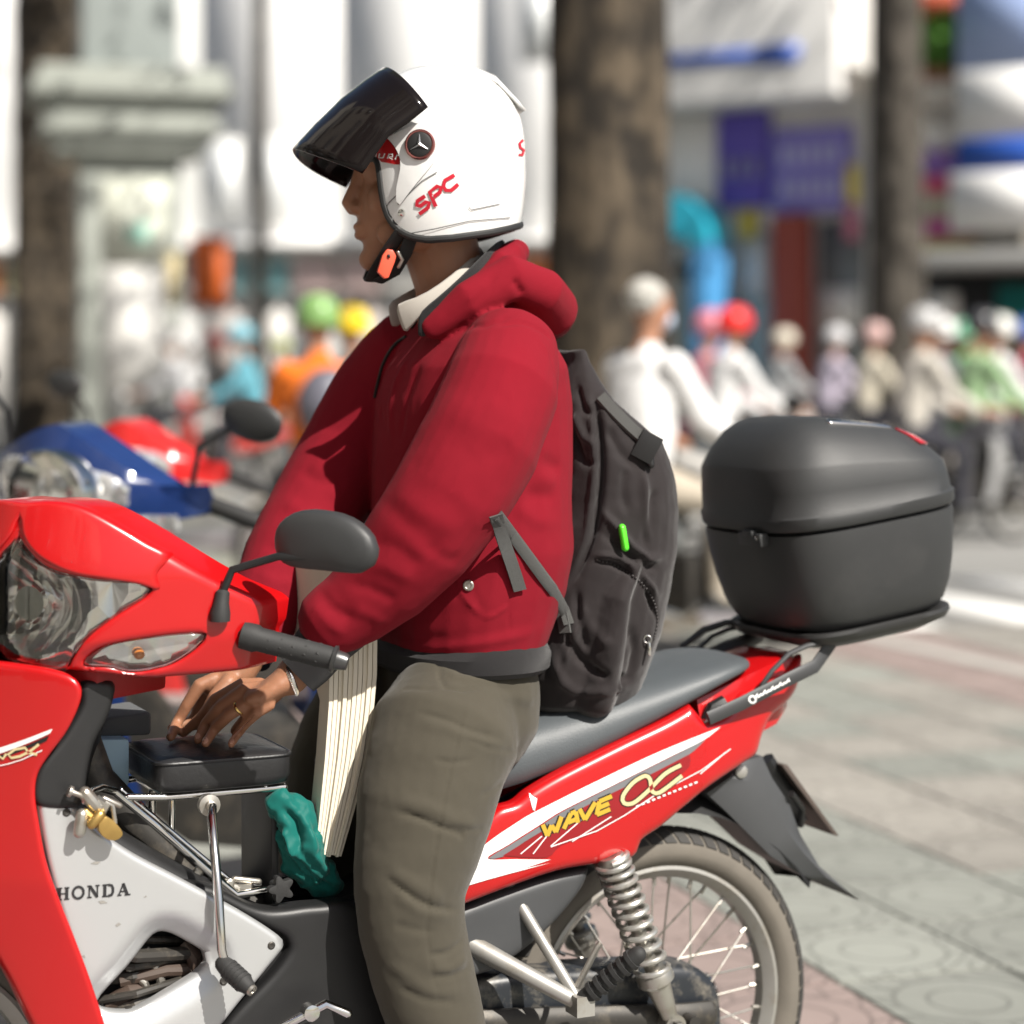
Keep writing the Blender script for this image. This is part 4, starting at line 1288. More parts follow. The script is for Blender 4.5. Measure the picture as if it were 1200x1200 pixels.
# side pocket bulge and front pocket
mb2 = MB()
mb2.tube([Q(695, 815, .1), Q(705, 760, .115), Q(715, 700, .12), Q(735, 660, .115)], [(.035, .045), (.03, .055), (.026, .05), (.016, .04)], 20, ref=BIKE.to_3x3() @ Vector((0, 1, 0)), rnd=True)
zb = lambda z: [(520 + x / 2.5, 380 + y / 2.5) for x, y in z]
def packd(co, no, bv):
    o = fold(co, no, bv, [
        (zb([(445, 210), (455, 320), (460, 420), (450, 520), (440, 600), (410, 680), (370, 760)]), .007, -.016),
        (zb([(430, 230), (440, 330), (445, 430), (430, 540), (415, 640), (370, 740)]), .006, .008),
        (zb([(460, 545), (500, 590), (550, 650), (600, 690), (640, 680)]), .006, .011),
        (zb([(450, 600), (500, 640), (560, 690), (630, 720)]), .006, -.006),
        (zb([(445, 690), (500, 700), (560, 740), (600, 790), (625, 860)]), .005, -.012),
        (zb([(440, 680), (510, 685), (580, 735), (630, 800)]), .005, .009),
        (zb([(350, 900), (400, 980), (470, 1030), (560, 1040)]), .007, -.012),
        (zb([(320, 960), (350, 1050), (420, 1080), (540, 1060)]), .008, .008),
        (zb([(390, 780), (400, 880), (420, 960)]), .007, -.01),
        (zb([(400, 800), (410, 850), (380, 920), (350, 1010)]), .006, .007),
        (zb([(540, 880), (560, 960), (540, 1040)]), .008, -.007),
        (zb([(390, 180), (410, 250), (440, 270)]), .006, -.008), (zb([(385, 260), (410, 330), (445, 360)]), .007, .009), (zb([(385, 330), (410, 400), (445, 410)]), .006, -.009),
        (zb([(530, 420), (525, 500), (540, 560)]), .008, -.005), (zb([(585, 420), (590, 520), (600, 640)]), .007, .007),
        (zb([(480, 300), (520, 380), (560, 420)]), .008, -.006), (zb([(620, 480), (600, 560), (590, 650)]), .008, -.006), (zb([(430, 880), (470, 930), (530, 950)]), .009, .006)])
    return o + .003 * nz(co, 14, 4., 2) + .0006 * nz(co, 60, 9., 2)
pk = fuse('pack_body', [mb, mb2], .004, 3, NYL, bpk, packd)
bpkv = bvh_of(pk)
def strap(name, px, wd, m, parent, off=.006, bv=None, thick=.003):
    sp = spline(px, 10, closed=False)
    L_, R_ = [], []
    mb = MB(); rings = []
    for i, p in enumerate(sp):
        t = (sp[min(i + 1, len(sp) - 1)] - sp[max(i - 1, 0)]).normalized(); n2 = Vector((-t.y, t.x)) * wd / 2
        a, na = hit(p.x + n2.x, p.y + n2.y, bv); b, nb_ = hit(p.x - n2.x, p.y - n2.y, bv)
        n_ = (na + nb_).normalized()
        rings.append([a + n_ * (off + thick), b + n_ * (off + thick), b + n_ * (off - thick), a + n_ * (off - thick)])
    for _ in range(6):
        rings = [rings[0]] + [[(rings[i - 1][j] + rings[i][j] * 2 + rings[i + 1][j]) / 4 for j in range(4)] for i in range(1, len(rings) - 1)] + [rings[-1]]
    mb.loft(rings)
    return mb.build(name, m, parent, ang=40)
strap('compression_strap', zb([(455, 215), (480, 245), (520, 285), (560, 325), (600, 355)]), 12, WEB, bpk, .005, bpkv)
mb = MB()
q, n_ = hit(755, 524, bpkv)
mb.box(q + n_ * .008, .035, .02, .045, Matrix.Rotation(.5, 3, 'Y'))
mb.tube([hit(759, 528, bpkv)[0] + n_ * .006, hit(760, 545, bpkv)[0] + n_ * .008], .006, 8, rnd=True)
mb.build('buckle', BLKPL, bpk, bevel=.004)
mb = MB()
for i, (x, y) in enumerate(spline(zb([(450, 690), (510, 712), (570, 750), (610, 800), (625, 860), (615, 920)]), 4, closed=False)):
    q, n_ = hit(x, y, bpkv); mb.box(q + n_ * .001, .003, .003, .003)
mb.build('zipper', mat('zip_dark', (.05, .045, .045), .4, metal=.4), bpk)
mb = MB(); q, n_ = hit(759, 752, bpkv); mb.tube([q + n_ * .003, q + n_ * .005 + Vector((0, 0, -.018))], .003, 8, rnd=True); q2, n2 = hit(757, 748, bpkv); mb.tube([q2 + n2 * .004 + Vector((.006 * math.cos(t), 0, .006 * math.sin(t))) for t in [k * math.pi / 4 for k in range(8)]], .0012, 6, loop=True); mb.build('zip_pull', CHROME, bpk)
# bright green lighter in the side pocket
mb = MB()
q, n_ = hit(731, 630, bpkv)
p0 = q + n_ * .003 + Vector((.003, 0, -.014)); p1 = q + n_ * .003 + Vector((-.002, 0, .017))
mb.tube([p0, p1], [(.009, .006), (.009, .006)], 14, rnd=True)
gl = mb.build('plastic_tube', mat('neon_green', (.10, .75, .03), .35), None)
tag(gl, 'bright green plastic tube poking out of the backpack side pocket', 'tube')
# ---------------------------------------------------------------- the rider
RM = frame(L(.43, 0, 0), 205)
man = root('person', RM, 'man in maroon hooded jacket and olive trousers standing astride the red motorcycle', 'person')
HF = frame(L(.367, 0, 1.647), 190)
HFI = HF.inverted()
SKIN = mat('skin', (.31, .145, .082), .48, var=.14, vscale=30, bump=.25, bscale=260, bdist=.001, spec=.4)
SKIN.node_tree.nodes['Principled BSDF'].inputs['Subsurface Weight'].default_value = .12
SKIN.node_tree.nodes['Principled BSDF'].inputs['Subsurface Radius'].default_value = (.012, .004, .002)
SKIN.node_tree.nodes['Principled BSDF'].inputs['Subsurface Scale'].default_value = .5
V3 = Vector
def hE(c, r):
    mb = MB(HF); mb.ellipsoid(c, (r[0], 0, 0), (0, r[1], 0), (0, 0, r[2]), 24, 16); m2 = MB(); m2.add([HF @ p for p in mb.v], mb.f); return m2
bits = [hE((.046, 0, .01), (.098, .078, .11)), hE((.085, 0, -.07), (.060, .058, .085)), hE((.118, 0, -.148), (.024, .026, .020)), hE((.105, 0, -.125), (.03, .035, .03)),
        hE((.135, 0, .006), (.014, .045, .010)), hE((.139, 0, -.097), (.0125, .024, .0065)), hE((.137, 0, -.111), (.0125, .021, .0075)), hE((.13, 0, -.104), (.014, .028, .018))]
for s in (1, -1):
    bits += [hE((.1, .040 * s, -.055), (.032, .024, .03)), hE((.148, .012 * s, -.069), (.011, .009, .009)), hE((.028, .079 * s, -.03), (.02, .009, .032)), hE((.07, .05 * s, -.11), (.05, .02, .03))]
mb = MB(); mb.tube([HF @ V3((.138, 0, .0)), HF @ V3((.146, 0, -.03)), HF @ V3((.158, 0, -.062)), HF @ V3((.152, 0, -.070))], [.009, .0095, .0125, .010], 14, rnd=True); bits.append(mb)
mb = MB(); mb.tube([HF @ V3((.03, 0, -.07)), Q(528, 330, 0), Q(540, 400, 0), Q(545, 440, 0)], [.062, .058, .066, .08], 20, rnd=True); bits.append(mb)
# torso core, arms, legs
nv = BIKE.to_3x3() @ V3((0, 1, 0)); fv = BIKE.to_3x3() @ V3((1, 0, 0))
def ering(c, a, b, n=28, ex=2.3):
    r = []
    for k in range(n):
        t = 2 * math.pi * k / n; cc, ss = math.cos(t), math.sin(t)
        r.append(c + fv * a * math.copysign(abs(cc) ** (2 / ex), cc) + nv * b * math.copysign(abs(ss) ** (2 / ex), ss))
    return r
mb = MB(); mb.loft([ering(Q(x, y, 0), a, b) for x, y, a, b in ((535, 860, .09, .13), (540, 780, .10, .15), (548, 650, .10, .15), (552, 520, .11, .16), (552, 430, .09, .15), (545, 400, .06, .08))]); bits.append(mb)
ARML = [(598, 428, .165), (560, 520, .205), (507, 608, .205), (450, 678, .165), (395, 735, .125), (358, 775, .105), (340, 795, .10)]
ARMR = [(462, 425, -.165), (405, 525, -.205), (350, 625, -.19), (318, 690, -.14), (300, 745, -.09), (288, 775, -.065), (280, 788, -.06)]
for A in (ARML, ARMR):
    mb = MB(); mb.tube([Q(*p) for p in A], [.05, .045, .042, .038, .032, .027, .026], 16, rnd=True); bits.append(mb)
for s in (1, -1):
    mb = MB()
    mb.tube([L(.40, .08 * s, .80), L(.465, .15 * s, .67), L(.50, .175 * s, .55), L(.47, .185 * s, .35), L(.42, .19 * s, .10)], [.085, .075, .058, .05, .04], 18, rnd=True)
    mb.tube([L(.40, .19 * s, .07), L(.47, .195 * s, .05), L(.57, .2 * s, .035)], [.04, .042, .03], 14, rnd=True)
    bits.append(mb)
TIPW = .773
def finger(pts, rr):
    mb = MB(); mb.tube(pts, rr, 12, rnd=True); bits.append(mb)
def on_tip(x, y): return on_w(x, y, TIPW)
LH = dict(pinky=[Q(316, 826, .105), Q(303, 833, .10), Q(289, 846, .07), Q(279, 859, .045), on_tip(271, 872)],
          ring=[Q(312, 815, .095), Q(297, 818, .088), Q(268, 838, .055), Q(251, 855, .025), on_tip(241, 871)],
          middle=[Q(308, 806, .08), Q(288, 808, .072), Q(258, 829, .035), Q(241, 848, .0), on_tip(232, 867)],
          index=[Q(305, 802, .06), Q(284, 803, .05), Q(252, 820, .01), Q(236, 840, -.03), L(.782, -.055, TIPW)])
for n_, P in LH.items():
    k = {'pinky': .88, 'ring': 1., 'middle': 1.05, 'index': 1.02}[n_]
    finger(P, [.0105 * k, .0112 * k, .0096 * k, .0086 * k, .0070 * k])
finger([Q(322, 812, .06), Q(300, 832, .035), Q(286, 846, .015), Q(276, 856, .0)], [.014, .0125, .0105, .0085])
mb = MB()
mb.tube([Q(345, 793, .10), Q(330, 800, .095), Q(312, 812, .085), Q(298, 815, .075)], [(.027, .02), (.032, .02), (.038, .0175), (.036, .0135)], 20, ref=V3((-.3, 0, 1)), rnd=True)
bits.append(mb)
RH = dict(index=[Q(252, 795, -.06), Q(234, 803, -.062), Q(218, 828, -.07), Q(207, 848, -.076), on_tip(200, 864)],
          middle=[Q(258, 800, -.08), Q(243, 808, -.088), Q(232, 830, -.1), Q(226, 845, -.105), L(.785, -.108, TIPW)],
          ring=[Q(266, 803, -.1), Q(255, 812, -.105), Q(246, 832, -.115), Q(240, 846, -.12), L(.765, -.125, TIPW)],
          pinky=[Q(275, 803, -.115), Q(268, 812, -.12), Q(260, 830, -.13), Q(255, 842, -.135), L(.745, -.135, TIPW)])
for n_, P in RH.items():
    k = {'pinky': .88, 'ring': 1., 'middle': 1.05, 'index': 1.02}[n_]
    finger(P, [.0105 * k, .0112 * k, .0096 * k, .0088 * k, .0072 * k])
finger([Q(268, 800, -.035), Q(252, 818, -.03), Q(242, 836, -.035), Q(234, 850, -.045)], [.014, .0125, .0105, .0085])
mb = MB()
mb.tube([Q(286, 780, -.06), Q(272, 790, -.07), Q(258, 800, -.08), Q(248, 806, -.085)], [(.027, .02), (.032, .02), (.038, .0175), (.034, .0135)], 20, ref=V3((-.3, 0, 1)), rnd=True)
bits.append(mb)
def bodyd(co, no, bv):
    # knuckle creases and veins on the hands
    return fold(co, no, bv, [([(287, 806), (296, 812), (304, 822), (312, 832)], .004, .0014), ([(268, 828), (274, 838)], .002, -.0009), ([(256, 824), (262, 830)], .002, -.0009), ([(286, 842), (292, 850)], .002, -.0009), ([(276, 818), (282, 826)], .003, -.0012), ([(315, 800), (298, 812)], .003, .0012), ([(322, 806), (308, 822)], .003, .0011)])
body = fuse('body', bits, .0034, 3, SKIN, man, bodyd)
for s in (1, -1):
    mb = MB(); mb.ellipsoid(HF @ V3((.1155, .026 * s, -.014)), (.0105, 0, 0), (0, .0105, 0), (0, 0, .0105), 16, 12)
    mb.build('eye', mat('eye_white', (.55, .5, .46), .2), man)
    mb = MB(); mb.ellipsoid(HF @ V3((.1245, .027 * s, -.0145)), (.0025, 0, 0), (0, .005, 0), (0, 0, .005), 12, 8)
    mb.build('iris', mat('iris_dark', (.02, .012, .008), .1), man)
    mb = MB(); mb.tube([HF @ V3((.143, .012 * s, .010)), HF @ V3((.14, .03 * s, .013)), HF @ V3((.125, .05 * s, .008))], [.0035, .004, .002], 8); mb.build('eyebrow', mat('hair_black', (.012, .01, .009), .6), man)
# fingernails
NAIL = mat('nail', (.5, .28, .2), .3)
for x, y in ((271, 866), (241, 864), (232, 860), (200, 857)):
    bvb = None
bvb = bvh_of(body)
for pl in ([(268, 866), (273, 865), (274, 870), (270, 872)], [(237, 866), (242, 864), (244, 869), (239, 872)], [(229, 861), (233, 859), (235, 864), (230, 866)]):
    sticker('fingernail', [pl], bvb, NAIL, man, .0006, spacing=3, step=2)
# wedding ring and watch
def band_on(c, axis, r, wire, name, m, flat=1.):
    mb = MB(); s, u = axis_frame(axis); ax = axis.normalized()
    n = 40; rings = []
    for k in range(n):
        t = 2 * math.pi * k / n; e = s * math.cos(t) + u * math.sin(t)
        rings.append([c + e * (r + wire * math.cos(q) * .55) + ax * wire * flat * math.sin(q) for q in [2 * math.pi * j / 8 for j in range(8)]])
    mb.loft(rings, cap=False, loop=True)
    return mb.build(name, m, man)
a, b_ = LH['ring'][1], LH['ring'][2]
band_on(a.lerp(b_, .55), b_ - a, .0108, .0016, 'ring', mat('gold', (.8, .55, .2), .2, metal=1), 1.4)
a, b_ = Q(345, 793, .10), Q(326, 802, .095)
mb = MB(); s_, u_ = axis_frame(b_ - a, V3((-.3, 0, 1)))
loop = [a.lerp(b_, .25) + s_ * .0285 * math.cos(t) + u_ * .0215 * math.sin(t) for t in [2 * math.pi * k / 40 for k in range(40)]]
for j in range(0, 40):
    p = loop[j]; mb.ellipsoid(p, V3((.0035, 0, 0)), V3((0, .0035, 0)), V3((0, 0, .007)), 8, 6)
mb.build('wrist_watch', CHROME, man)

# --- jacket
MAROON = weave('maroon_fleece', (.195, .0075, .016), .92, scale=1100, strength=.22, var=.08, sheen=.02)
MLINE = weave('black_knit', (.022, .021, .022), .85, scale=800, strength=.5)
jb = []
mb = MB(); mb.loft([ering(Q(x, y, 0), a, b) for x, y, a, b in ((540, 764, .112, .165), (540, 750, .120, .172), (542, 725, .130, .180), (546, 690, .141, .188), (551, 640, .147, .192), (552, 580, .146, .190), (553, 520, .145, .19), (554, 470, .140, .19), (556, 430, .128, .188), (557, 400, .105, .168), (556, 378, .082, .125), (554, 356, .068, .09), (550, 335, .062, .075))]); jb.append(mb)
mb = MB(); mb.tube([Q(*p) for p in ((596, 420, .15), (588, 455, .185), (562, 520, .205), (528, 582, .205), (492, 632, .19), (452, 680, .162), (415, 712, .14), (392, 726, .13))], [.078, .088, .091, .088, .081, .070, .061, .056], 26, rnd=True); jb.append(mb)
mb = MB(); mb.tube([Q(*p) for p in ((478, 420, -.14), (455, 455, -.185), (415, 525, -.205), (370, 600, -.19), (336, 660, -.155), (313, 710, -.115), (303, 738, -.09))], [.078, .086, .086, .08, .072, .062, .052], 24, rnd=True); jb.append(mb)
# hood lying behind the neck
mb = MB(); mb.tube([Q(*p) for p in ((505, 385, .085), (548, 352, .11), (600, 326, .112), (634, 342, .095), (647, 364, .05), (644, 368, -.03), (624, 347, -.10), (560, 335, -.12), (480, 372, -.09))], [(.014, .02), (.024, .03), (.030, .038), (.039, .040), (.043, .044), (.043, .044), (.038, .040), (.03, .035), (.015, .02)], 20, rnd=True); jb.append(mb)
mb = MB(); mb.tube([Q(*p) for p in ((580, 308, .075), (598, 298, .05), (605, 296, 0), (592, 300, -.06))], [.016, .02, .02, .016], 14, rnd=True); jb.append(mb)
mb = MB(); mb.tube([Q(*p) for p in ((552, 352, .10), (592, 312, .085), (604, 302, .04))], [(.012, .026), (.015, .028), (.017, .024)], 16, rnd=True); jb.append(mb)
zj = lambda z: [(260 + x / 2.727, 360 + y / 2.727) for x, y in z]
def jackd(co, no, bv):
    o = fold(co, no, bv, [
        (zj([(1000, 460), (1040, 500), (1085, 520)]), .012, -.009), (zj([(985, 510), (1020, 545), (1070, 560)]), .014, .007),
        (zj([(930, 560), (990, 600), (1060, 610)]), .012, -.008), (zj([(930, 620), (1000, 680), (1070, 690)]), .012, .006),
        (zj([(1040, 130), (1075, 260), (1070, 300)]), .004, -.005), (zj([(1000, 90), (1040, 140), (1068, 230), (1066, 300)]), .005, .003),
        (zj([(600, 500), (680, 560), (760, 640)]), .02, -.005), (zj([(520, 620), (600, 700), (700, 780)]), .018, -.007), (zj([(560, 600), (640, 660), (760, 720)]), .016, .006),
        (zj([(470, 760), (540, 760), (640, 830)]), .012, -.007), (zj([(440, 830), (530, 830), (610, 880)]), .012, .007), (zj([(400, 880), (470, 900), (560, 940)]), .009, -.007),
        (zj([(310, 900), (350, 960), (420, 1000)]), .009, -.009), (zj([(290, 950), (340, 1010), (400, 1050)]), .008, .006), (zj([(420, 960), (480, 990), (520, 1010)]), .01, .006),
        (zj([(640, 760), (720, 810), (760, 800)]), .012, -.006), (zj([(700, 300), (800, 330), (900, 300)]), .02, .005), (zj([(720, 420), (820, 470), (930, 430)]), .02, -.005), (zj([(880, 210), (930, 330), (950, 430)]), .02, .004),
        (zj([(560, 130), (520, 200), (500, 280), (520, 380)]), .006, -.008), (zj([(600, 160), (560, 240), (540, 330), (545, 430)]), .008, .008), (zj([(640, 180), (590, 300), (570, 420)]), .008, -.008),
        (zj([(880, 60), (960, 50), (1040, 90), (1080, 150)]), .006, -.010), (zj([(760, 70), (840, 60), (930, 30)]), .007, -.008), (zj([(800, 0), (850, -60), (880, -120)]), .007, -.006), (zj([(930, -90), (950, -60), (960, -40)]), .006, -.012),
        (zj([(745, 830), (770, 920), (835, 990)]), .0035, .006), (zj([(835, 990), (870, 985), (915, 955)]), .0035, .006), (zj([(760, 820), (830, 960)]), .004, -.003),
        (zj([(915, 930), (918, 1000), (922, 1040)]), .0025, -.003), (zj([(555, 1000), (560, 1050)]), .003, -.003),
        (zj([(500, 1050), (650, 1085), (850, 1070), (1000, 1040)]), .008, .006), (zj([(520, 1030), (650, 1060), (850, 1040), (1030, 1000)]), .012, -.003),
        (zj([(250, 520), (320, 560), (400, 560)]), .012, -.009), (zj([(200, 620), (260, 660), (330, 670)]), .012, .008), (zj([(140, 760), (190, 790), (240, 790)]), .01, -.007), (zj([(120, 850), (170, 880), (230, 880)]), .01, .007)])
    return o * .4 + .0035 * nz(co, 7, 2., 2) + .0006 * nz(co, 30, 7., 2)
jac = fuse('jacket', jb, .0046, 4, MAROON, man, jackd)
bj = bvh_of(jac)
# hem band, collar, cuffs
def band(name, top, bot, th, m, parent=man, closed=False):
    mb = MB(); rings = []
    n = len(top)
    C = sum((V3(p) for p in top), V3()) / n
    for i in range(n):
        a, b = V3(top[i]), V3(bot[i]); e = (a - C); e.z = 0; e = e.normalized() * th
        rings.append([a, a.lerp(b, .5) + e * .2, b, b - e, a.lerp(b, .5) - e * .8, a - e])
    mb.loft(rings, cap=not closed, loop=closed)
    return mb.build(name, m, parent, ang=50, sub=1)
mb = MB(); mb.loft([ering(Q(x, y, 0), a, b, 40) for x, y, a, b in ((537, 780, .118, .172), (538, 774, .126, .180), (539, 758, .127, .181), (541, 746, .116, .172))])
mb.build('waistband', MLINE, man)
sp3 = lambda P: [Q(*p) for p in P]
SH = weave('offwhite_shirt', (.42, .39, .35), .8, scale=1200, strength=.2)
topc = [(460, 354, .035), (486, 350, .062), (515, 333, .075), (543, 311, .07), (561, 296, .045), (566, 287, 0), (556, 292, -.045), (525, 312, -.07), (485, 338, -.06), (452, 352, -.03)]
botc = [(474, 396, .045), (492, 368, .075), (520, 347, .085), (548, 325, .08), (568, 310, .05), (575, 306, 0), (565, 312, -.05), (535, 335, -.08), (495, 362, -.07), (458, 390, -.04)]
band('shirt_collar', sp3(topc), sp3(botc), .005, SH)
topl = [(490, 364, .080), (512, 348, .096), (538, 325, .104), (564, 300, .096), (584, 281, .068), (594, 279, 0), (584, 285, -.06), (560, 304, -.085), (520, 335, -.09), (480, 362, -.06)]
botl = [(488, 400, .08), (520, 385, .1), (548, 365, .105), (575, 340, .1), (598, 320, .07), (605, 312, 0), (596, 320, -.07), (570, 340, -.1), (530, 370, -.1), (480, 400, -.07)]
band('collar_lining', sp3(topl), sp3(botl), .006, MLINE)
mb = MB(); mb.tube(sp3([(440, 700, .145), (405, 728, .13), (380, 752, .115), (360, 778, .105), (348, 790, .101)]), [.05, .046, .043, .039, .036], 20); mb.build('cuff', MLINE, man)
mb = MB(); mb.tube(sp3([(318, 700, -.115), (303, 745, -.085), (292, 772, -.065)]), [.045, .04, .034], 20); mb.build('cuff', mat('navy_knit', (.01, .013, .03), .85), man)
def on_j(px, off=.0015):
    out = []
    for p in spline(px, 6, closed=False):
        q, n_ = hit(p.x, p.y, bj); out.append(q + n_ * off)
    return out
mb = MB(); mb.tube(on_j(zj([(590, 95), (545, 130), (510, 200), (490, 290)])), .0026, 8); mb.build('zipper', mat('zip_black', (.02, .02, .02), .4, metal=.5), man)
q, n_ = hit(549, 686, bj); mb = MB(); mb.lathe(q, n_, [(-.002, .0085), (.002, .0085), (.0035, .007), (.0035, .005), (.0025, .004), (.0025, 0)], 18); mb.build('snap_button', STEEL, man)
#mb = MB(); mb.tube(on_j([(402, 408), (415, 402), (428, 396), (440, 390)], .004), .003, 8); mb.build('collar_cord', SH, man)
# backpack straps over the jacket
sp_ = [hit(x, y, bj) for x, y in ((581, 603), (600, 628), (622, 658), (636, 678), (645, 690))] + [hit(x, y, bpkv) for x, y in ((664, 718), (668, 732))]
mb = MB(); mb.tube([q + n_ * .005 for q, n_ in sp_], [(.0092, .0016)] * 7, 10, ref=sp_[2][1]); mb.build('lower_strap', WEB, bpk)
strap('strap_anchor', [(655, 700), (662, 722), (664, 742)], 13, WEB, bpk, .004, bpkv, .002)
strap('strap_tail', [(577, 602), (588, 635), (600, 665), (607, 691)], 15, WEB, bpk, .007, bj, .0015)
0 and strap('shoulder_strap', [(566, 364), (546, 384), (530, 412), (518, 445), (508, 482)], 17, mat('strap_padding', (.012, .011, .012), .8, bump=.3, bscale=600, bdist=.001), bpk, .003, bj, .004)

# --- trousers
OLIVE = weave('olive_twill', (.064, .057, .043), .9, scale=1300, strength=.22, var=.12, sheen=.12)
tb = []
mb = MB(); mb.loft([ering(Q(x, y, 0), a, b) for x, y, a, b in ((537, 765, .108, .16), (537, 800, .114, .165), (536, 845, .112, .163), (532, 880, .092, .145), (530, 905, .07, .1))]); tb.append(mb)
for s in (1, -1):
    K = [((541, 806), .06, .075), ((533, 826), .092, .099), ((521, 860), .125, .114), ((507, 905), .145, .108), ((497, 950), .158, .106), ((489, 1000), .17, .094), ((481, 1045), .18, .083), ((484, 1085), .185, .080), ((494, 1130), .187, .078), ((510, 1190), .19, .074), ((524, 1260), .19, .07), ((535, 1330), .19, .066), ((540, 1378), .19, .064)]
    P, R = [], []
    for (x, y), v, r in K:
        q = BIKEI @ Q(x, y, v); q.y *= s
        if s < 0: q.x += .0
        P.append(BIKE @ q); R.append((r * .88, r))
    mb = MB(); mb.tube(P, R, 28, ref=fv); tb.append(mb)
zt = lambda z: [(380 + x / 2.727, 760 + y / 2.727) for x, y in z]
def trod(co, no, bv):
    o = fold(co, no, bv, [
        (zt([(300, 205), (390, 230), (470, 265), (560, 285)]), 0.0043, -.006), (zt([(290, 235), (400, 260), (500, 300), (590, 330)]), .009, .006), (zt([(450, 290), (520, 315), (600, 330)]), 0.0037, -.007),
        (zt([(230, 520), (300, 540), (370, 570), (440, 595), (510, 600)]), 0.0037, -.012), (zt([(220, 490), (320, 505), (420, 550), (505, 575)]), .010, .008), (zt([(400, 570), (460, 580), (510, 575)]), 0.0037, -.007),
        (zt([(205, 735), (270, 785), (340, 825), (430, 835)]), 0.0037, -.011), (zt([(200, 700), (290, 755), (360, 795), (430, 810)]), .010, .007), (zt([(230, 790), (310, 840), (400, 860)]), .008, .006),
        (zt([(335, 980), (390, 975), (445, 930)]), 0.0043, -.011), (zt([(340, 1020), (400, 1025), (455, 985)]), .008, .010), (zt([(345, 1050), (410, 1045), (465, 1020)]), 0.0037, -.009), (zt([(220, 880), (300, 900), (360, 905)]), 0.0056, -.005),
        (zt([(200, 1000), (280, 1060), (360, 1100), (450, 1090)]), .010, .006), (zt([(240, 1080), (320, 1120), (420, 1130)]), 0.0050, -.006),
        (zt([(455, 150), (425, 300), (385, 480), (355, 650), (330, 840), (340, 1000), (375, 1150)]), 0.0017, -.0035), (zt([(465, 150), (435, 300), (395, 480), (365, 650), (340, 840)]), .004, .002),
        (zt([(365, 50), (370, 95), (385, 130), (440, 138), (500, 128)]), 0.0031, -.009), (zt([(390, 70), (420, 95), (490, 105), (600, 110)]), .006, .007), (zt([(400, 50), (480, 75), (580, 65), (660, 40)]), 0.0037, -.007), (zt([(560, 150), (620, 160), (670, 170)]), .008, .006), (zt([(180, 110), (260, 130), (360, 135)]), 0.0043, -.005),
        (zt([(350, 355), (410, 365), (470, 355)]), 0.0037, -.006), (zt([(570, 390), (610, 370), (640, 330)]), 0.0043, -.006), (zt([(500, 470), (540, 450), (565, 430)]), 0.0043, -.005)])
    return o * .42 + .0035 * nz(co, 6, 12., 2) + .0016 * lumps(co, [(1, 0, 0), (0, 1, 0), (0, .3, 1)], (8, 8, 26), 3) + .0005 * nz(co, 60, 3., 2)
tro = fuse('trousers', tb, .0046, 14, OLIVE, man, trod)
for s in (1, -1):
    mb = MB(); mb.tube([L(.36, .19 * s, .045), L(.42, .19 * s, .05), L(.5, .195 * s, .05), L(.57, .2 * s, .038), L(.61, .203 * s, .03)], [(.034, .045), (.042, .055), (.044, .052), (.044, .038), (.034, .03)], 16, rnd=True)
    mb.box(L(.475, .196 * s, .011), .27, .085, .022, Matrix.Rotation(rad(205), 3, 'Z'))
    mb.build('shoe', mat('black_shoe', (.02, .02, .02), .4), man)

# ---------------------------------------------------------------- helmet
hel = root('helmet', HF, 'glossy white open-face helmet with red lettering and raised dark visor', 'helmet')
WHT = mat('helmet_white', (.80, .80, .79), .16, var=.02, coat=.6)
HBLK = mat('helmet_trim', (.015, .015, .015), .6)
EDGE = [(0, 189), (20, 190), (28, 191), (32, 193), (34.5, 200), (36, 214), (37, 230), (38.5, 246), (41, 258), (45, 268), (51, 277), (60, 283), (72, 286), (90, 284), (120, 277), (150, 268), (180, 262)]
def shell_pt(al, z, k=1.):
    c = .158 if z > 0 else .205
    r = max(0, 1 - abs(z / c) ** 2.5) ** (1 / 2.5)
    ex = 1.0
    return V3((.010 + .133 * k * r * math.cos(al), .124 * k * r * math.sin(al), z * (1 if z < 0 else k)))
als = []
for a in list(np.arange(0, 28, 3)) + list(np.arange(28, 50, .75)) + list(np.arange(50, 181, 4)) + [180]:
    als.append(a)
als = sorted(set(als)); als = [-a for a in reversed(als) if a not in (0,)] + als
als = [a for a in als if a > -180]
zlow = lambda a: (195 - np.interp(abs(a), [e[0] for e in EDGE], [e[1] for e in EDGE])) / 743
def shell(k, flip=False, zoff=0.):
    NT = 30; cols = []
    for a in als:
        z0 = zlow(a) + zoff; col = []
        for j in range(NT):
            t = j / (NT - 1)
            ph = math.asin(min(1, max(-1, z0 / .158))) if z0 > 0 else None
            f = 1 - (1 - t) ** 1.8
            z = z0 + (.1575 - z0) * f
            col.append(HF @ shell_pt(rad(a), z, k))
        cols.append(col)
    mb = MB(); mb.loft(cols, cap=False, closed=False, loop=True)
    return mb
o = shell(1.0).build('shell', WHT, hel, ang=70)
bsl = bvh_of(o)
shell(.93, zoff=.003).build('padding', HBLK, hel, ang=70)
rim = [HF @ shell_pt(rad(a), zlow(a), .985) for a in als]
mb = MB(); mb.tube(rim, .0062, 10, loop=True); mb.build('edge_trim', HBLK, hel)
# rear vent fairing
mb = MB(HF)
rings = []
for x, z, hw, th in ((.02, .156, .03, .004), (-.03, .153, .05, .008), (-.07, .135, .058, .010), (-.105, .101, .05, .008), (-.118, .09, .035, .003)):
    rings.append([V3((x, hw * math.cos(t), z + th * math.sin(t) - .25 * (hw * math.cos(t)) ** 2 / .1)) for t in [2 * math.pi * k / 20 for k in range(20)]])
mb.loft(rings); mb.build('top_vent', WHT, hel, ang=60)
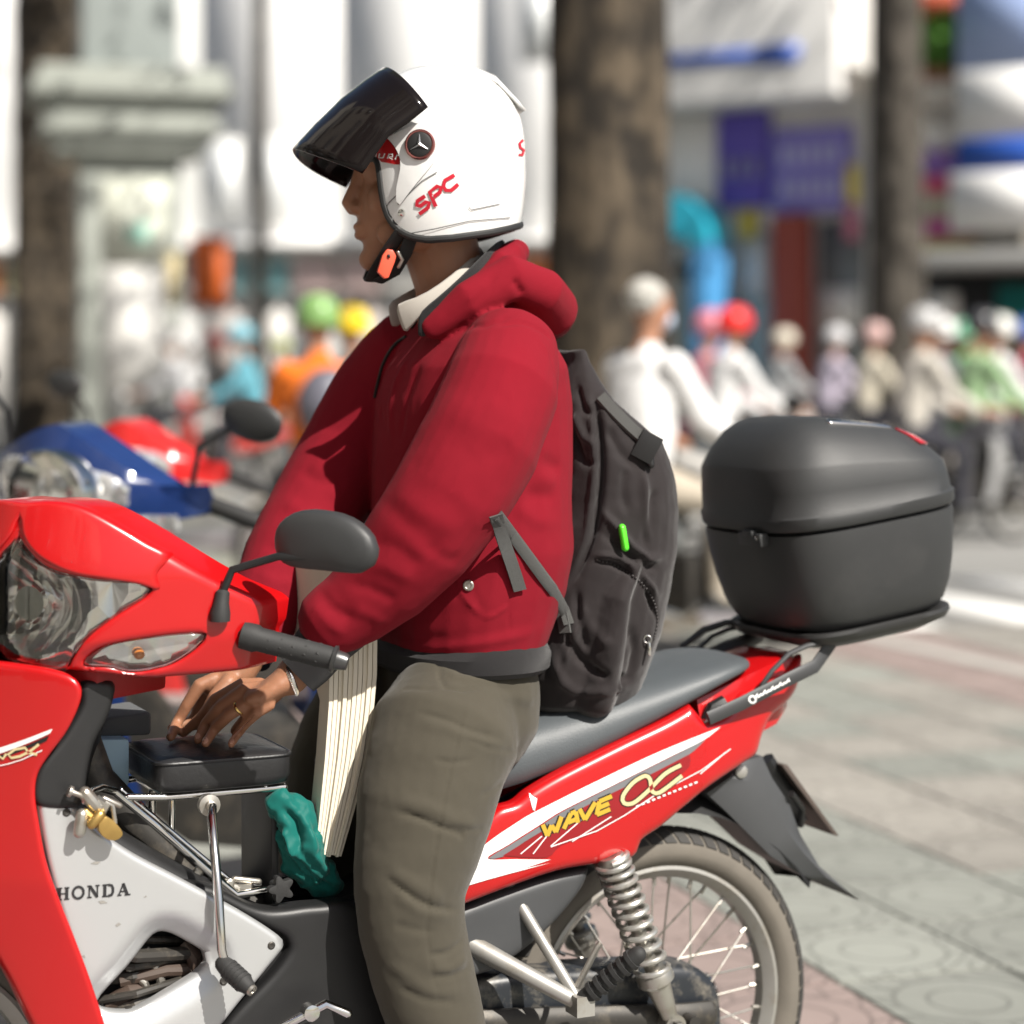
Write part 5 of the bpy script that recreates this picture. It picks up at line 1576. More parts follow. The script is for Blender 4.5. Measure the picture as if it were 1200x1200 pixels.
# visor, flipped up
hx = lambda x, y, yy: HF @ V3(((525 - x) / 743, yy, (195 - y) / 743))
Cc = [(447, 82), (424, 96), (398, 116), (368, 147), (343, 177)]
Sc = [(488, 138), (466, 154), (444, 168), (429, 190), (414, 214)]
cols = []
for i in range(41):
    s = -1 + 2 * i / 40
    b_ = 1 - math.cos(abs(s) * math.pi / 2); col = []
    for t in np.linspace(0, 1, 13):
        cx = np.interp(t, np.linspace(0, 1, 5), [p[0] for p in Cc]); cy = np.interp(t, np.linspace(0, 1, 5), [p[1] for p in Cc])
        sx = np.interp(t, np.linspace(0, 1, 5), [p[0] for p in Sc]); sy = np.interp(t, np.linspace(0, 1, 5), [p[1] for p in Sc])
        y = cy + (sy - cy) * b_ + 4 * math.sin(math.pi * abs(s)) * t * t + 3 * math.sin(math.pi * t); x = cx + (sx - cx) * b_
        col.append(hx(x, y, .131 * math.sin(s * math.pi / 2)))
    cols.append(col)
VIS = mat('smoked_visor', (.008, .006, .006), .09, coat=0., var=.05, spec=.22)
mb = MB(); mb.loft(cols, cap=False, closed=False)
vis = mb.build('visor', VIS, hel, ang=80)
md = vis.modifiers.new('sol', 'SOLIDIFY'); md.thickness = .0025
# side plate with pivot, lettering
sticker('red_patch', [[(426, 192), (432, 176), (440, 164), (452, 158), (462, 158), (472, 172), (474, 186), (468, 193), (448, 190)]], bsl, mat('red_patch', (.42, .012, .015), .35), o, .0014)
sticker('patch_lettering', strokes_px([[(437, 184), (443, 179), (441, 185)], [(446, 180), (445, 185), (450, 185), (452, 180)], [(455, 186), (457, 181), (461, 181), (461, 184), (456, 184), (461, 187)], [(464, 187), (466, 182), (470, 183)]], 1.5), bsl, WHITEDEC, o, .0022)
sticker('side_plate', [[(455, 162, 1), (470, 154), (490, 146), (506, 150), (514, 162), (514, 180), (506, 194), (488, 216), (470, 240, 1), (466, 236), (466, 220), (470, 200), (470, 186), (464, 172)]], bsl, WHT, o, .0042)
GREY = mat('seam_grey', (.12, .12, .12), .6)
sticker('seam', strokes_px([[(467, 240), (466, 222), (470, 200), (470, 187), (464, 173), (456, 163)], [(468, 240), (480, 226), (495, 212), (512, 202)], [(466, 228), (456, 238), (449, 250), (448, 262), (456, 271), (472, 275), (510, 268), (550, 259), (597, 255)], [(549, 243), (552, 246), (585, 239)]], 1.1), bsl, GREY, o, .0016)
SPCL = []
so, sr, su = V3((494, 249)), V3((.80, -.60)), V3((-.50, -.80))
def sl(x, y): q = so.to_2d() + sr.to_2d() * x + su.to_2d() * y; return (q.x, q.y)
for dx, g in ((0, [[(14, 17), (3, 18), (0, 13), (3, 9), (11, 9), (14, 5), (10, 0), (-3, 0)]]), (18, [[(0, -6), (3, 18), (14, 18), (17, 13), (13, 8), (3, 8)]]), (37, [[(19, 16), (6, 18), (1, 12), (1, 5), (6, 0), (17, 1)]])):
    SPCL += [[sl(dx + a, b * .8) for a, b in s] for s in g]
sticker('lettering', strokes_px(SPCL, 4.6), bsl, mat('red_lettering', (.5, .012, .03), .35), o, .0018)
sticker('rear_lettering', strokes_px([[(612, 164), (608, 168), (609, 173), (613, 176), (611, 182), (607, 181)]], 3), bsl, mat('red_lettering', (.5, .012, .03)), o, .0016)
q, n_ = hit(493, 170, bsl)
mb = MB(); mb.lathe(q, n_, [(.0, .0235), (.007, .0235), (.009, .0215), (.0085, .0195), (.007, .019)], 36)
pv = mb.build('visor_pivot', mat('pivot_ring', (.35, .13, .12), .15, metal=.8), hel)
mb = MB(); mb.lathe(q, n_, [(.004, .019), (.0085, .019), (.010, .016), (.0105, 0)], 30); mb.build('pivot_cap', HBLK, pv)
mb = MB(); s_, u_ = axis_frame(n_, V3((0, 0, 1)))
for t in (90, 210, 330):
    mb.tube([q + n_ * .0112, q + n_ * .0105 + (s_ * math.cos(rad(t)) + u_ * math.sin(rad(t))) * .0155], [.0032, .0006], 6)
mb.build('pivot_star', mat('dull_chrome', (.35, .35, .35), .25, metal=1), pv)
q, n_ = hit(471, 249, bsl); mb = MB(); mb.lathe(q, n_, [(0, .006), (.003, .0055), (.0042, .003), (.0045, 0)], 16); mb.build('snap', CHROME, hel)
# chin strap and buckle
STR = mat('strap_black', (.014, .014, .014), .8, bump=.3, bscale=900, bdist=.0006)
mb = MB(); mb.tube([hx(462, 276, .085), hx(448, 298, .065), hx(437, 318, .045), hx(434, 330, .01), hx(436, 328, -.04), hx(450, 296, -.075)], [(.003, .012)] * 6, 10, ref=HF.to_3x3() @ V3((1, .3, 0))); mb.build('chin_strap', STR, hel)
mb = MB(); mb.tube([hx(474, 280, .08), hx(468, 300, .07), hx(456, 322, .055), hx(440, 332, .03)], [(.003, .012)] * 4, 10, ref=HF.to_3x3() @ V3((1, .3, 0))); mb.build('chin_strap', STR, hel)
mb = MB()
cb = [(435, 322), (441, 303), (446, 296), (453, 297), (457, 304), (455, 311), (448, 329), (443, 330)]
mb.prism([hx(x, y, .078) for x, y in cb], HF.to_3x3() @ V3((0, -.014, 0)))
bk = mb.build('buckle', mat('orange_plastic', (.75, .10, .05), .4), hel, bevel=.0025)
mb = MB(); mb.tube([hx(459, 300, .078), hx(464, 308, .074), hx(460, 316, .07)], .003, 8, rnd=True); mb.build('buckle_prong', STEEL, bk)
mb = MB(); mb.box(hx(448, 304, .079), .004, .003, .005); mb.build('buckle_slot', HBLK, bk)
# ---------------------------------------------------------------- parked and ridden motorcycles behind
def paint(name, c): return mat('paint_' + name, c, .3, var=.05, coat=.6)
def small_bike(M, label, col, cname, group, steer=0., detail=True, mirrors=True, sc=1., round_lamp=False):
    M = M @ Matrix.Scale(sc, 4)
    """a plain step-through motorcycle: local x forward, y left, origin on the ground under the rear axle"""
    r = root('motorcycle', M, label, 'motorcycle', group)
    PM = paint(cname, col)
    def part(n, mb, m, **k): return mb.build(n, m, r, **k)
    def wh(W):
        mb = MB(W); mb.loft([[Vector((q * math.cos(t), h, q * math.sin(t))) for h, q in [(.03 * math.sin(a), .252 + .033 * math.cos(a)) for a in [2 * math.pi * j / 10 for j in range(10)]]] for t in [2 * math.pi * k / 36 for k in range(36)]], cap=False, loop=True)
        part('tyre', mb, RUBBER, ang=60)
        mb = MB(W); mb.loft([[Vector((q * math.cos(t), h, q * math.sin(t))) for h, q in ((-.02, .225), (.02, .225), (.015, .2), (-.015, .2))] for t in [2 * math.pi * k / 36 for k in range(36)]], cap=False, loop=True)
        rm = part('rim', mb, ALU)
        mb = MB(W); mb.lathe((0, -.05, 0), (0, 1, 0), [(0, .05), (.02, .05), (.05, .03), (.08, .05), (.1, .05)], 16); part('hub', mb, STEEL)
        for k in range(12):
            t = 2 * math.pi * k / 12; mb = MB(W); mb.tube([(.04 * math.cos(t), .03 * (-1) ** k, .04 * math.sin(t)), (.21 * math.cos(t + .3), 0, .21 * math.sin(t + .3))], .003, 5); mb.build('spoke', STEEL, rm)
    S = M @ Matrix.Translation((.93, 0, 0)) @ Matrix.Rotation(rad(steer), 4, 'Z')
    wh(M @ Matrix.Translation((0, 0, .285))); wh(S @ Matrix.Translation((.29, 0, .285)))
    for s in (1, -1):
        mb = MB(S); mb.tube([(.03, .06 * s, .88), (.29, .06 * s, .285)], .018, 10); part('fork_leg', mb, DARKMET)
        mb = MB(M); mb.tube([(.14, .12 * s, .58), (.02, .12 * s, .29)], .022, 10); part('shock_absorber', mb, STEEL)
    mb = MB(S); mb.loft([[Vector((.29 + .315 * math.cos(rad(a)) * k, y, .285 + .315 * math.sin(rad(a)) * k)) for y, k in ((-.055, .94), (0, 1.02), (.055, .94), (0, .98))] for a in range(20, 150, 12)]); part('front_fender', mb, PM, ang=60)
    mb = MB(M); mb.loft([[Vector((u, y * hw, z0 + q * (z1 - z0))) for y, q in ((-1, .2), (-1, .8), (-.6, 1), (.6, 1), (1, .8), (1, .2), (.6, 0), (-.6, 0))] for u, hw, z0, z1 in ((.5, .07, .48, .68), (.35, .12, .5, .69), (.1, .13, .58, .74), (-.1, .11, .67, .8), (-.25, .06, .74, .83))]); part('body_cowl', mb, PM, ang=50)
    mb = MB(M); mb.loft([[Vector((u, y * hw, z + q * h)) for y, q in ((-1, 0), (-.95, .7), (-.5, 1), (.5, 1), (.95, .7), (1, 0))] for u, hw, z, h in ((.55, .06, .68, .05), (.42, .1, .67, .08), (.2, .12, .72, .08), (0, .12, .77, .07), (-.13, .08, .8, .05))]); part('seat', mb, SEATM, ang=50)
    mb = MB(M); mb.loft([[Vector((u, y * hw, z0 + q * (z1 - z0))) for y, q in ((-1, 0), (-1, 1), (1, 1), (1, 0))] for u, hw, z0, z1 in ((.5, .1, .2, .48), (.75, .11, .25, .48), (.92, .07, .4, .72), (.97, .05, .6, .9))]); part('engine_tunnel', mb, DARKMET, bevel=.02)
    for s in (1, -1):
        mb = MB(M); mb.loft([[Vector((u, s * v, z)) for u, v, z in ((x0, .19, z), (x0 + .06, .18, z), (x0 + .16, .09, z), (x0 + .2, .02, z), (x0 + .18, .02, z), (x0 + .05, .165, z), (x0 - .0, .175, z))] for x0, z in ((.86, .35), (.9, .5), (.93, .7), (.93, .82), (.90, .88))]); part('leg_shield', mb, PM, ang=40)
    def F(a, h): return .2 - .19 * (abs(a) / .27) ** 1.7 - .45 * max(0, h - 1.03) - .3 * max(0, .95 - h)
    mb = MB(S); mb.loft([[Vector((x, a, h)) for x, h in ((F(a, h0) - .09, h0), (F(a, h0), h0), (F(a, .98), .98), (F(a, 1.03), 1.03), (F(a, h1), h1), (F(a, h1) - .1, h1 - .01))] for a, h0, h1 in [(a, .92 + .05 * abs(a) / .26, 1.13 - .16 * (abs(a) / .26) ** 1.3) for a in np.linspace(-.26, .26, 17)]]); cw = part('handlebar_cowl', mb, PM, ang=50)
    mb = MB(S); mb.loft([[Vector((F(a, h) + .006 - .012 * k, a, h)) for k, h in ((1, hm - hh), (0, hm - hh * .8), (0, hm), (0, hm + hh * .8), (1, hm + hh))] for a, hm, hh in [(a, .99 + .02 * abs(a) / .15, .072 * math.sqrt(max(.02, 1 - (a / .155) ** 2))) for a in np.linspace(-.15, .15, 15)]]); hl = part('headlight', mb, REFL, ang=50)
    if round_lamp:
        mb = MB(S); mb.lathe((.15, .03, 1.0), (1, .0, .05), [(0, .02), (.03, .06), (.065, .083), (.07, .08), (.05, .055), (.03, .02)], 32); mb.build('reflector_bowl', CHROME, hl)
        mb = MB(S); mb.lathe((.15, .03, 1.0), (1, .0, .05), [(.03, .088), (.072, .092), (.08, .088), (.072, .081), (.03, .083)], 32); mb.build('chrome_ring', CHROME, hl)
    for s in (1, -1):
        mb = MB(S); mb.tube([(0, .25 * s, .985), (-.03, .37 * s, .955)], .0175, 14, rnd=True); part('grip', mb, RUBBER)
        mb = MB(S); mb.loft([[Vector((F(a, h) + .004, a, h)) for h in (hm - hh, hm, hm + hh)] + [Vector((F(a, h) - .01, a, h)) for h in (hm + hh, hm - hh)] for a, hm, hh in [(s * a, .955, .016) for a in (.16, .19, .22)]]); part('indicator', mb, REFL)
        if mirrors:
            mb = MB(S); mb.tube([(.02, .22 * s, 1.02), (.02, .23 * s, 1.1), (.0, .3 * s, 1.15)], .006, 8, rnd=True); st = part('mirror_stem', mb, BLKPL)
            mb = MB(S); mb.ellipsoid((.0, .335 * s, 1.165), (.018, 0, 0), (0, .068, 0), (0, 0, .042), 20, 12); part('mirror_housing', mb, mat('mirror_black', (.03, .031, .032)))
    mb = MB(M); mb.tube([(.6, -.08, .26), (.4, -.13, .21), (-.15, -.15, .35)], [.015, .025, .045], 14, rnd=True); part('exhaust', mb, CHROME)
    mb = MB(M); mb.box((-.27, 0, .77), .04, .1, .06); part('tail_lamp', mb, mat('red_lens', (.45, .01, .012)), bevel=.01)
    mb = MB(M); mb.tube([(.55, .06, .3), (.4, .24, .02)], .008, 8); part('side_stand', mb, DARKMET)
    return r
def place(x, y, z0, Y, u, v, h, heading, lean=0.):
    """frame so that local point (u, v, h) of a bike with this heading appears at photo point (x, y) at depth Y; it keeps its wheels on the ground z0"""
    p = at(x, y, Y); R = Matrix.Rotation(rad(heading), 4, 'Z'); q = R @ Vector((u, v, 0))
    return frame((p.x - q.x, p.y - q.y, z0), heading) @ Matrix.Rotation(rad(-lean), 4, 'X')
GB = 'motorcycles standing and riding beyond the rider'
NAVY = (.01, .03, .125)
small_bike(place(22, 556, 0, 4.55, 1.24, .33, 1., 203, 11), 'navy blue step-through motorcycle parked beside the red one', NAVY, 'navy', GB, 42, sc=1.11, round_lamp=True)
small_bike(place(100, 530, 0, 6.4, 1.24, .32, 1., 203, 10), 'bright red motorcycle parked behind the navy blue one', (.6, .02, .02), 'red', GB, 40, sc=1.07)
small_bike(place(330, 620, 0, 12.6, 1.22, 0, .3, 190), 'cream motorcycle of the orange-jacketed rider', (.55, .5, .42), 'cream', GB, 0)

# ---------------------------------------------------------------- people beyond
def figure(M, label, shirt, trouser, head, pose='ride', hair=None, helmet=None, pack=None, group='people out in the street', mask=None, sc=1., lean=.12):
    r = root('person', M @ Matrix.Scale(sc, 4), label, 'person', group)
    M2 = M @ Matrix.Scale(sc, 4)
    f = lambda *p: M2 @ Vector(p)
    SK = mat('skin_far', (.36, .18, .11), .5)
    hip = .82 if pose == 'ride' else .92
    sh = hip + .5; x1 = lean
    body, top, bot = [], [], []
    def tb(lst, pts, rr, **k):
        mb = MB(); mb.tube([f(*p) for p in pts], [(a * sc, b * sc) if isinstance((a, b), tuple) else a for a, b in [(q if isinstance(q, tuple) else (q, q)) for q in rr]], 14, rnd=True, **k); lst.append(mb)
    ref = M2.to_3x3() @ Vector((1, 0, 0))
    tb(body, [(0, 0, hip), (x1 * .6, 0, hip + .3), (x1, 0, sh), (x1 + .01, 0, sh + .1), (x1 + .03, 0, sh + .2)], [.1, .1, .09, .05, .06])
    mb = MB(); mb.ellipsoid(f(x1 + .04, 0, sh + .24), ref * .095, M2.to_3x3() @ Vector((0, .075, 0)), Vector((0, 0, .115 * sc)), 20, 14); body.append(mb)
    mb = MB(); mb.ellipsoid(f(x1 + .135, 0, sh + .22), ref * .015, M2.to_3x3() @ Vector((0, .012, 0)), Vector((0, 0, .02)), 10, 8); body.append(mb)
    tb(top, [(-.01, 0, hip - .02), (x1 * .3, 0, hip + .15), (x1 * .8, 0, hip + .38), (x1, 0, sh), (x1 + .005, 0, sh + .05)], [(.16, .12), (.175, .13), (.19, .13), (.16, .1), (.07, .07)], ref=ref)
    for s in (1, -1):
        if pose == 'ride':
            arm = [(x1, .18 * s, sh - .02), (x1 + .12, .24 * s, sh - .24), (x1 + .32, .22 * s, sh - .35), (x1 + .42, .25 * s, sh - .36)]
            leg = [(0, .09 * s, hip - .02), (.36, .16 * s, hip - .12), (.34, .19 * s, hip - .52)]
            foot = [(.3, .19 * s, hip - .55), (.48, .2 * s, hip - .56)]
        else:
            arm = [(x1, .19 * s, sh - .02), (x1 - .02, .24 * s, sh - .3), (x1 + .1, .22 * s, sh - .5), (x1 + .13, .21 * s, sh - .57)]
            leg = [(0, .09 * s, hip), (.03, .11 * s, hip - .44), (0, .12 * s, .08)]
            foot = [(-.04, .12 * s, .045), (.15, .13 * s, .04)]
        tb(top, arm[:3], [.07, .06, .048]); tb(body, arm[1:], [.04, .035, .028])
        tb(body, [arm[3], (arm[3][0] + .08, arm[3][1], arm[3][2] - .02)], [.035, .025])
        tb(bot, leg, [.1, .08, .06]); tb(body, leg[1:], [.05, .04])
        mb = MB(); mb.tube([f(*p) for p in foot], [.045 * sc, .038 * sc], 12, rnd=True); mb.build('shoe', mat('black_shoe', (.02, .02, .02)), r)
    tb(bot, [(0, 0, hip - .04), (.0, 0, hip + .08)], [(.16, .12), (.16, .12)], ref=ref)
    fuse('body', body, .012, 2, SK, r)
    fuse('shirt', top, .012, 3, shirt, r, lambda co, no, bv: .008 * nz(co, 9, 3., 2))
    fuse('trousers', bot, .012, 3, trouser, r, lambda co, no, bv: .006 * nz(co, 9, 8., 2))
    hc = (x1 + .03, 0, sh + .27)
    if hair:
        mb = MB(); mb.ellipsoid(f(x1 + .0, 0, sh + .29), ref * .098, M2.to_3x3() @ Vector((0, .083, 0)), Vector((0, 0, .085 * sc)), 24, 16)
        fuse('hair', [mb], .008, 1, hair, r, lambda co, no, bv: .008 * nz(co, 40, 3., 3))
    if helmet:
        mb = MB(); rings = []
        for z, k in ((-.04, .97), (0, 1), (.05, .97), (.09, .82), (.115, .6), (.13, .3), (.133, .05)):
            rings.append([f(hc[0] + .135 * k * math.cos(t), .12 * k * math.sin(t), hc[2] + z) for t in [2 * math.pi * j / 28 for j in range(28)]])
        mb.loft(rings); hm = mb.build('helmet', helmet, r, ang=60)
        mb = MB(); mb.loft([[f(hc[0] + q * math.cos(t), (q - .012) * math.sin(t), hc[2] - .02 + dz) for q, dz in ((.13, 0), (.175, -.03), (.13, .012))] for t in np.linspace(-.9, .9, 14)]); mb.build('peak', mat('peak_dark', (.05, .05, .055), .4), hm)
    if mask:
        mb = MB(); mb.ellipsoid(f(x1 + .095, 0, sh + .19), ref * .045, M2.to_3x3() @ Vector((0, .066, 0)), Vector((0, 0, .05 * sc)), 18, 12); mb.build('face_mask', mask, r)
    if pack:
        mb = MB(); mb.ellipsoid(f(x1 * .6 - .17, 0, hip + .32), ref * .15, M2.to_3x3() @ Vector((0, .17, 0)), Vector((0, 0, .19 * sc)), 22, 14)
        fuse('pack', [mb], .012, 1, pack, r, lambda co, no, bv: .01 * nz(co, 8, 5., 2))
    return r
def cloth(n, c): return weave('cloth_' + n, c, .85, 500, .2, var=.4, vscale=5)
WHITEC = cloth('white', (.78, .77, .76)); DARKT = cloth('dark', (.04, .04, .05)); GREYC = cloth('grey', (.2, .2, .22))
# white-haired man with his motorcycle in front of the big tree
M_ = place(745, 600, 0, 9.6, 0, 0, .8, 40)
figure(frame(M_.translation, 40), 'white-haired man in a white shirt and pale mask in front of the big tree', WHITEC, cloth('beige', (.42, .37, .3)), 0, 'ride', hair=mat('white_hair', (.40, .39, .36), .8), mask=mat('pale_mask', (.5, .58, .72), .8), sc=1.02, lean=.06)
small_bike(frame(M_.translation + Vector((-.2, -.17, 0)), 40), 'dark silver motorcycle under the white-haired man', (.16, .17, .17), 'darksilver', GB, 0)
# orange rider, yellow helmet beyond
M_ = place(380, 500, 0, 11.4, .0, 0, .8, 108)
figure(frame(M_.translation, 108), 'rider in an orange jacket with a round grey pack and green helmet', cloth('orange', (.75, .17, .02)), DARKT, 0, 'ride', helmet=mat('helmet_green', (.2, .36, .12), .3), pack=mat('pack_grey', (.12, .12, .15), .45), sc=1.0)
M_ = place(436, 420, 0, 15, 0, 0, .8, 200)
figure(frame(M_.translation, 200), 'rider wearing a yellow helmet beyond the orange jacket', cloth('dark2', (.05, .05, .06)), DARKT, 0, 'ride', helmet=mat('helmet_yellow', (.85, .6, .01), .3), sc=1.02)
# far riders on the road
FAR = [(838, 480, 17.5, 20, WHITEC, mat('helmet_red', (.72, .02, .02), .3), (.6, .58, .55), 'light', 'rider in white with a red helmet in the road', -.118),
       (812, 470, 18.5, 20, cloth('pink', (.6, .25, .3)), mat('helmet_pink', (.62, .2, .26), .3), (.55, .5, .48), 'palegrey', 'rider with a pink helmet close behind the white-haired man', -.118),
       (1085, 470, 21.5, 15, GREYC, mat('helmet_white_far', (.75, .75, .73), .3), (.5, .48, .45), 'silverfar', 'rider in grey with a round white helmet', -.118),
       (1115, 465, 23, 15, cloth('green', (.18, .5, .2)), mat('helmet_mint', (.25, .65, .42), .3), (.05, .12, .06), 'darkgreen', 'rider in green jacket and mint green helmet', -.118),
       (1152, 470, 20.5, 15, WHITEC, mat('helmet_ivory', (.7, .7, .66), .3), (.6, .6, .58), 'whitefar', 'rider in a loose white shirt with an ivory helmet', -.118),
       (1010, 470, 24, 15, cloth('cream', (.6, .55, .45)), mat('helmet_pale_pink', (.6, .4, .38), .3), (.5, .45, .42), 'cream2', 'rider in cream with a pale pink helmet', -.118),
       (1062, 480, 17.5, 15, cloth('stone', (.5, .47, .42)), mat('helmet_grey', (.4, .4, .4), .3), (.3, .3, .3), 'midgrey', 'rider in a stone-coloured shirt with a plain grey helmet', -.118),
       (1130, 480, 18.5, 15, cloth('olive2', (.3, .45, .25)), mat('helmet_black', (.04, .04, .045), .3), (.55, .5, .45), 'beige2', 'rider in pale olive with a black helmet', -.118),
       (1185, 470, 22, 15, cloth('maroon2', (.35, .05, .1)), mat('helmet_blue', (.06, .12, .4), .3), (.6, .6, .6), 'white3', 'rider in dark red with a blue helmet', -.118),
       (965, 470, 26, 15, cloth('lilac', (.5, .45, .55)), mat('helmet_silver', (.55, .55, .57), .3), (.5, .1, .1), 'red3', 'rider in lilac with a silver helmet', -.118),
       (905, 470, 28, 15, cloth('grey3', (.35, .36, .37)), mat('helmet_cream', (.65, .6, .5), .3), (.15, .2, .3), 'slate', 'rider in mid grey with a cream helmet', -.118),
       (215, 470, 29, 190, cloth('palegrey2', (.55, .55, .56)), mat('helmet_pearl', (.66, .64, .62), .3), (.6, .58, .55), 'pearl', 'rider in pale grey with a pearl helmet', -.118),
       (268, 470, 31, 190, cloth('black2', (.05, .05, .05)), mat('helmet_dark_red', (.3, .04, .04), .3), (.6, .6, .58), 'white4', 'rider in black with a dark red helmet', -.118),
       (300, 470, 24, 190, cloth('skyblue', (.12, .34, .42)), mat('helmet_sky', (.2, .42, .5), .3), (.6, .06, .05), 'red2', 'rider in sky blue on a red motorcycle', -.118),
       (235, 465, 34, 190, WHITEC, mat('helmet_white2', (.7, .7, .7), .3), (.6, .6, .6), 'white2', 'rider in white farther down the street', -.118),
       (340, 455, 36, 190, cloth('charcoal', (.06, .06, .07)), mat('helmet_lime', (.4, .5, .1), .3), (.2, .2, .2), 'grey2', 'rider in charcoal wearing a lime helmet', -.118)]
for x, y, Y, hd, sh_, hm, bc, bn, lab, z0 in FAR:
    p = at(x, y, Y)
    figure(frame((p.x, p.y, z0), hd), lab, sh_, DARKT, 0, 'ride', helmet=hm, sc=1.13)
    R = Matrix.Rotation(rad(hd), 4, 'Z')
    small_bike(frame(Vector((p.x, p.y, z0)) + R @ Vector((-.25, 0, 0)), hd), 'motorcycle ridden by the ' + lab.replace(' in the road', ''), bc, bn, GB, 0, mirrors=False)

# ---------------------------------------------------------------- trees
def bark(name, a, b_):
    m = bpy.data.materials.new(name); m.use_nodes = True; nt = m.node_tree; b = nt.nodes['Principled BSDF']; b.inputs['Roughness'].default_value = .95
    tc = nt.nodes.new('ShaderNodeTexCoord'); mp = nt.nodes.new('ShaderNodeMapping'); mp.inputs['Scale'].default_value = (1, 1, .35)
    n = nt.nodes.new('ShaderNodeTexNoise'); n.inputs['Scale'].default_value = 9; n.inputs['Detail'].default_value = 8; n.inputs['Roughness'].default_value = .62
    n2 = nt.nodes.new('ShaderNodeTexNoise'); n2.inputs['Scale'].default_value = 4.5; n2.inputs['Detail'].default_value = 4
    r = nt.nodes.new('ShaderNodeValToRGB'); e = r.color_ramp.elements; e[0].position = .38; e[1].position = .66; e[0].color = (*a, 1); e[1].color = (*b_, 1)
    ad = nt.nodes.new('ShaderNodeMath'); ad.operation = 'MULTIPLY_ADD'; ad.inputs[1].default_value = .9
    sb = nt.nodes.new('ShaderNodeMath'); sb.operation = 'SUBTRACT'; sb.inputs[1].default_value = .45
    nt.links.new(tc.outputs['Object'], mp.inputs[0]); nt.links.new(mp.outputs[0], n.inputs[0]); nt.links.new(tc.outputs['Object'], n2.inputs[0])
    nt.links.new(n2.outputs['Fac'], ad.inputs[0]); nt.links.new(n.outputs['Fac'], ad.inputs[2]); nt.links.new(ad.outputs[0], sb.inputs[0]); nt.links.new(sb.outputs[0], r.inputs[0])
    nt.links.new(r.outputs[0], b.inputs['Base Color'])
    bp = nt.nodes.new('ShaderNodeBump'); bp.inputs['Distance'].default_value = .03; nt.links.new(n.outputs['Fac'], bp.inputs['Height']); nt.links.new(bp.outputs[0], b.inputs['Normal'])
    return m
BARK1 = bark('brown_bark', (.018, .014, .010), (.10, .077, .052)); BARK2 = bark('grey_bark', (.035, .03, .024), (.1, .087, .072))
LEAF = mat('leaf', (.06, .12, .025), .6, var=.4, vscale=3)
def leaf_cloud(M, c, rx, ry, rz, n, size, name, parent, m=LEAF, seed=1):
    rnd = random.Random(seed); mb = MB()
    for _ in range(n):
        while True:
            p = Vector((rnd.uniform(-1, 1), rnd.uniform(-1, 1), rnd.uniform(-1, 1)))
            if p.length < 1 and noise.noise(p * 2.2 + Vector((seed, 0, 0))) > -.12: break
        q = Vector(c) + Vector((p.x * rx, p.y * ry, p.z * rz))
        d = Vector((rnd.gauss(0, 1), rnd.gauss(0, 1), rnd.gauss(0, .6))).normalized(); s = d.cross(Vector((rnd.gauss(0, 1), rnd.gauss(0, 1), rnd.gauss(0, 1)))).normalized()
        l = size * rnd.uniform(.6, 1.3)
        mb.add([q, q + d * l * .5 + s * l * .28, q + d * l, q + d * l * .5 - s * l * .28], [(0, 1, 2, 3)])
    o = mb.build(name, m, parent, smooth=False); o['kind'] = 'stuff'; return o
def tree(x, Y, wpx, label, bm_, z0=0., h=9., taper=.75, base=None, lean=0., leaves=2600, seed=1):
    p = at(x, HOR, Y); p.z = z0; R = wpx / FPX * Y / 2
    t = root('tree', frame(p, 0), label, 'tree', 'street trees')
    mb = MB(); rings = []
    rnd = random.Random(seed); ph = [rnd.uniform(0, 6) for _ in range(6)]
    NZ = 60
    for i in range(NZ):
        f = i / (NZ - 1); z = -.1 + f * (h * .62)
        rr = R * (1 + .45 * math.exp(-z / .25) + (1 - taper) * .6 * (1 - f) - (1 - taper) * .5 * f)
        ring = []
        for k in range(40):
            a = 2 * math.pi * k / 40
            q = Vector((math.cos(a), math.sin(a), z * .6))
            dd = 1 + .05 * math.sin(3 * a + ph[0] + z * .4) + .04 * math.sin(5 * a + ph[1]) + .05 * noise.noise(Vector((q.x * 2.5 + seed, q.y * 2.5, z * 1.6))) + .025 * noise.noise(Vector((q.x * 8, q.y * 8 + seed, z * 5)))
            ring.append(p + Vector((rr * dd * math.cos(a) + lean * z, rr * dd * math.sin(a), z)))
        rings.append(ring)
    mb.loft(rings); tr = mb.build('trunk', bm_, t, ang=80)
    top = p + Vector((lean * h * .62, 0, h * .6))
    for k in range(5):
        a = 2 * math.pi * k / 5 + seed; e = top + Vector((math.cos(a) * h * .22, math.sin(a) * h * .22, h * .28))
        mb = MB(); mb.tube([top - Vector((0, 0, .3)), top.lerp(e, .5) + Vector((0, 0, .3)), e], [R * .5, R * .3, R * .1], 10); mb.build('limb', bm_, t)
    leaf_cloud(None, top + Vector((0, 0, h * .33)), h * .4, h * .4, h * .24, leaves, .28, 'crown', t, seed=seed)
    return t
tree(712, 11.2, 132, 'thick brown tree trunk with mottled bark behind the white-haired man', BARK1, h=11, seed=3)
tree(1052, 24.2, 60, 'slender grey tree trunk on the far pavement before the shops', BARK2, h=13, seed=5)
tree(58, 35, 84, 'brown tree trunk beside the pale gate pillar', BARK1, h=13, seed=8, taper=.85)
tree(305, 33, 17, 'thin straight pale sapling trunk in front of the white buildings', BARK2, h=14, seed=9, taper=.9)

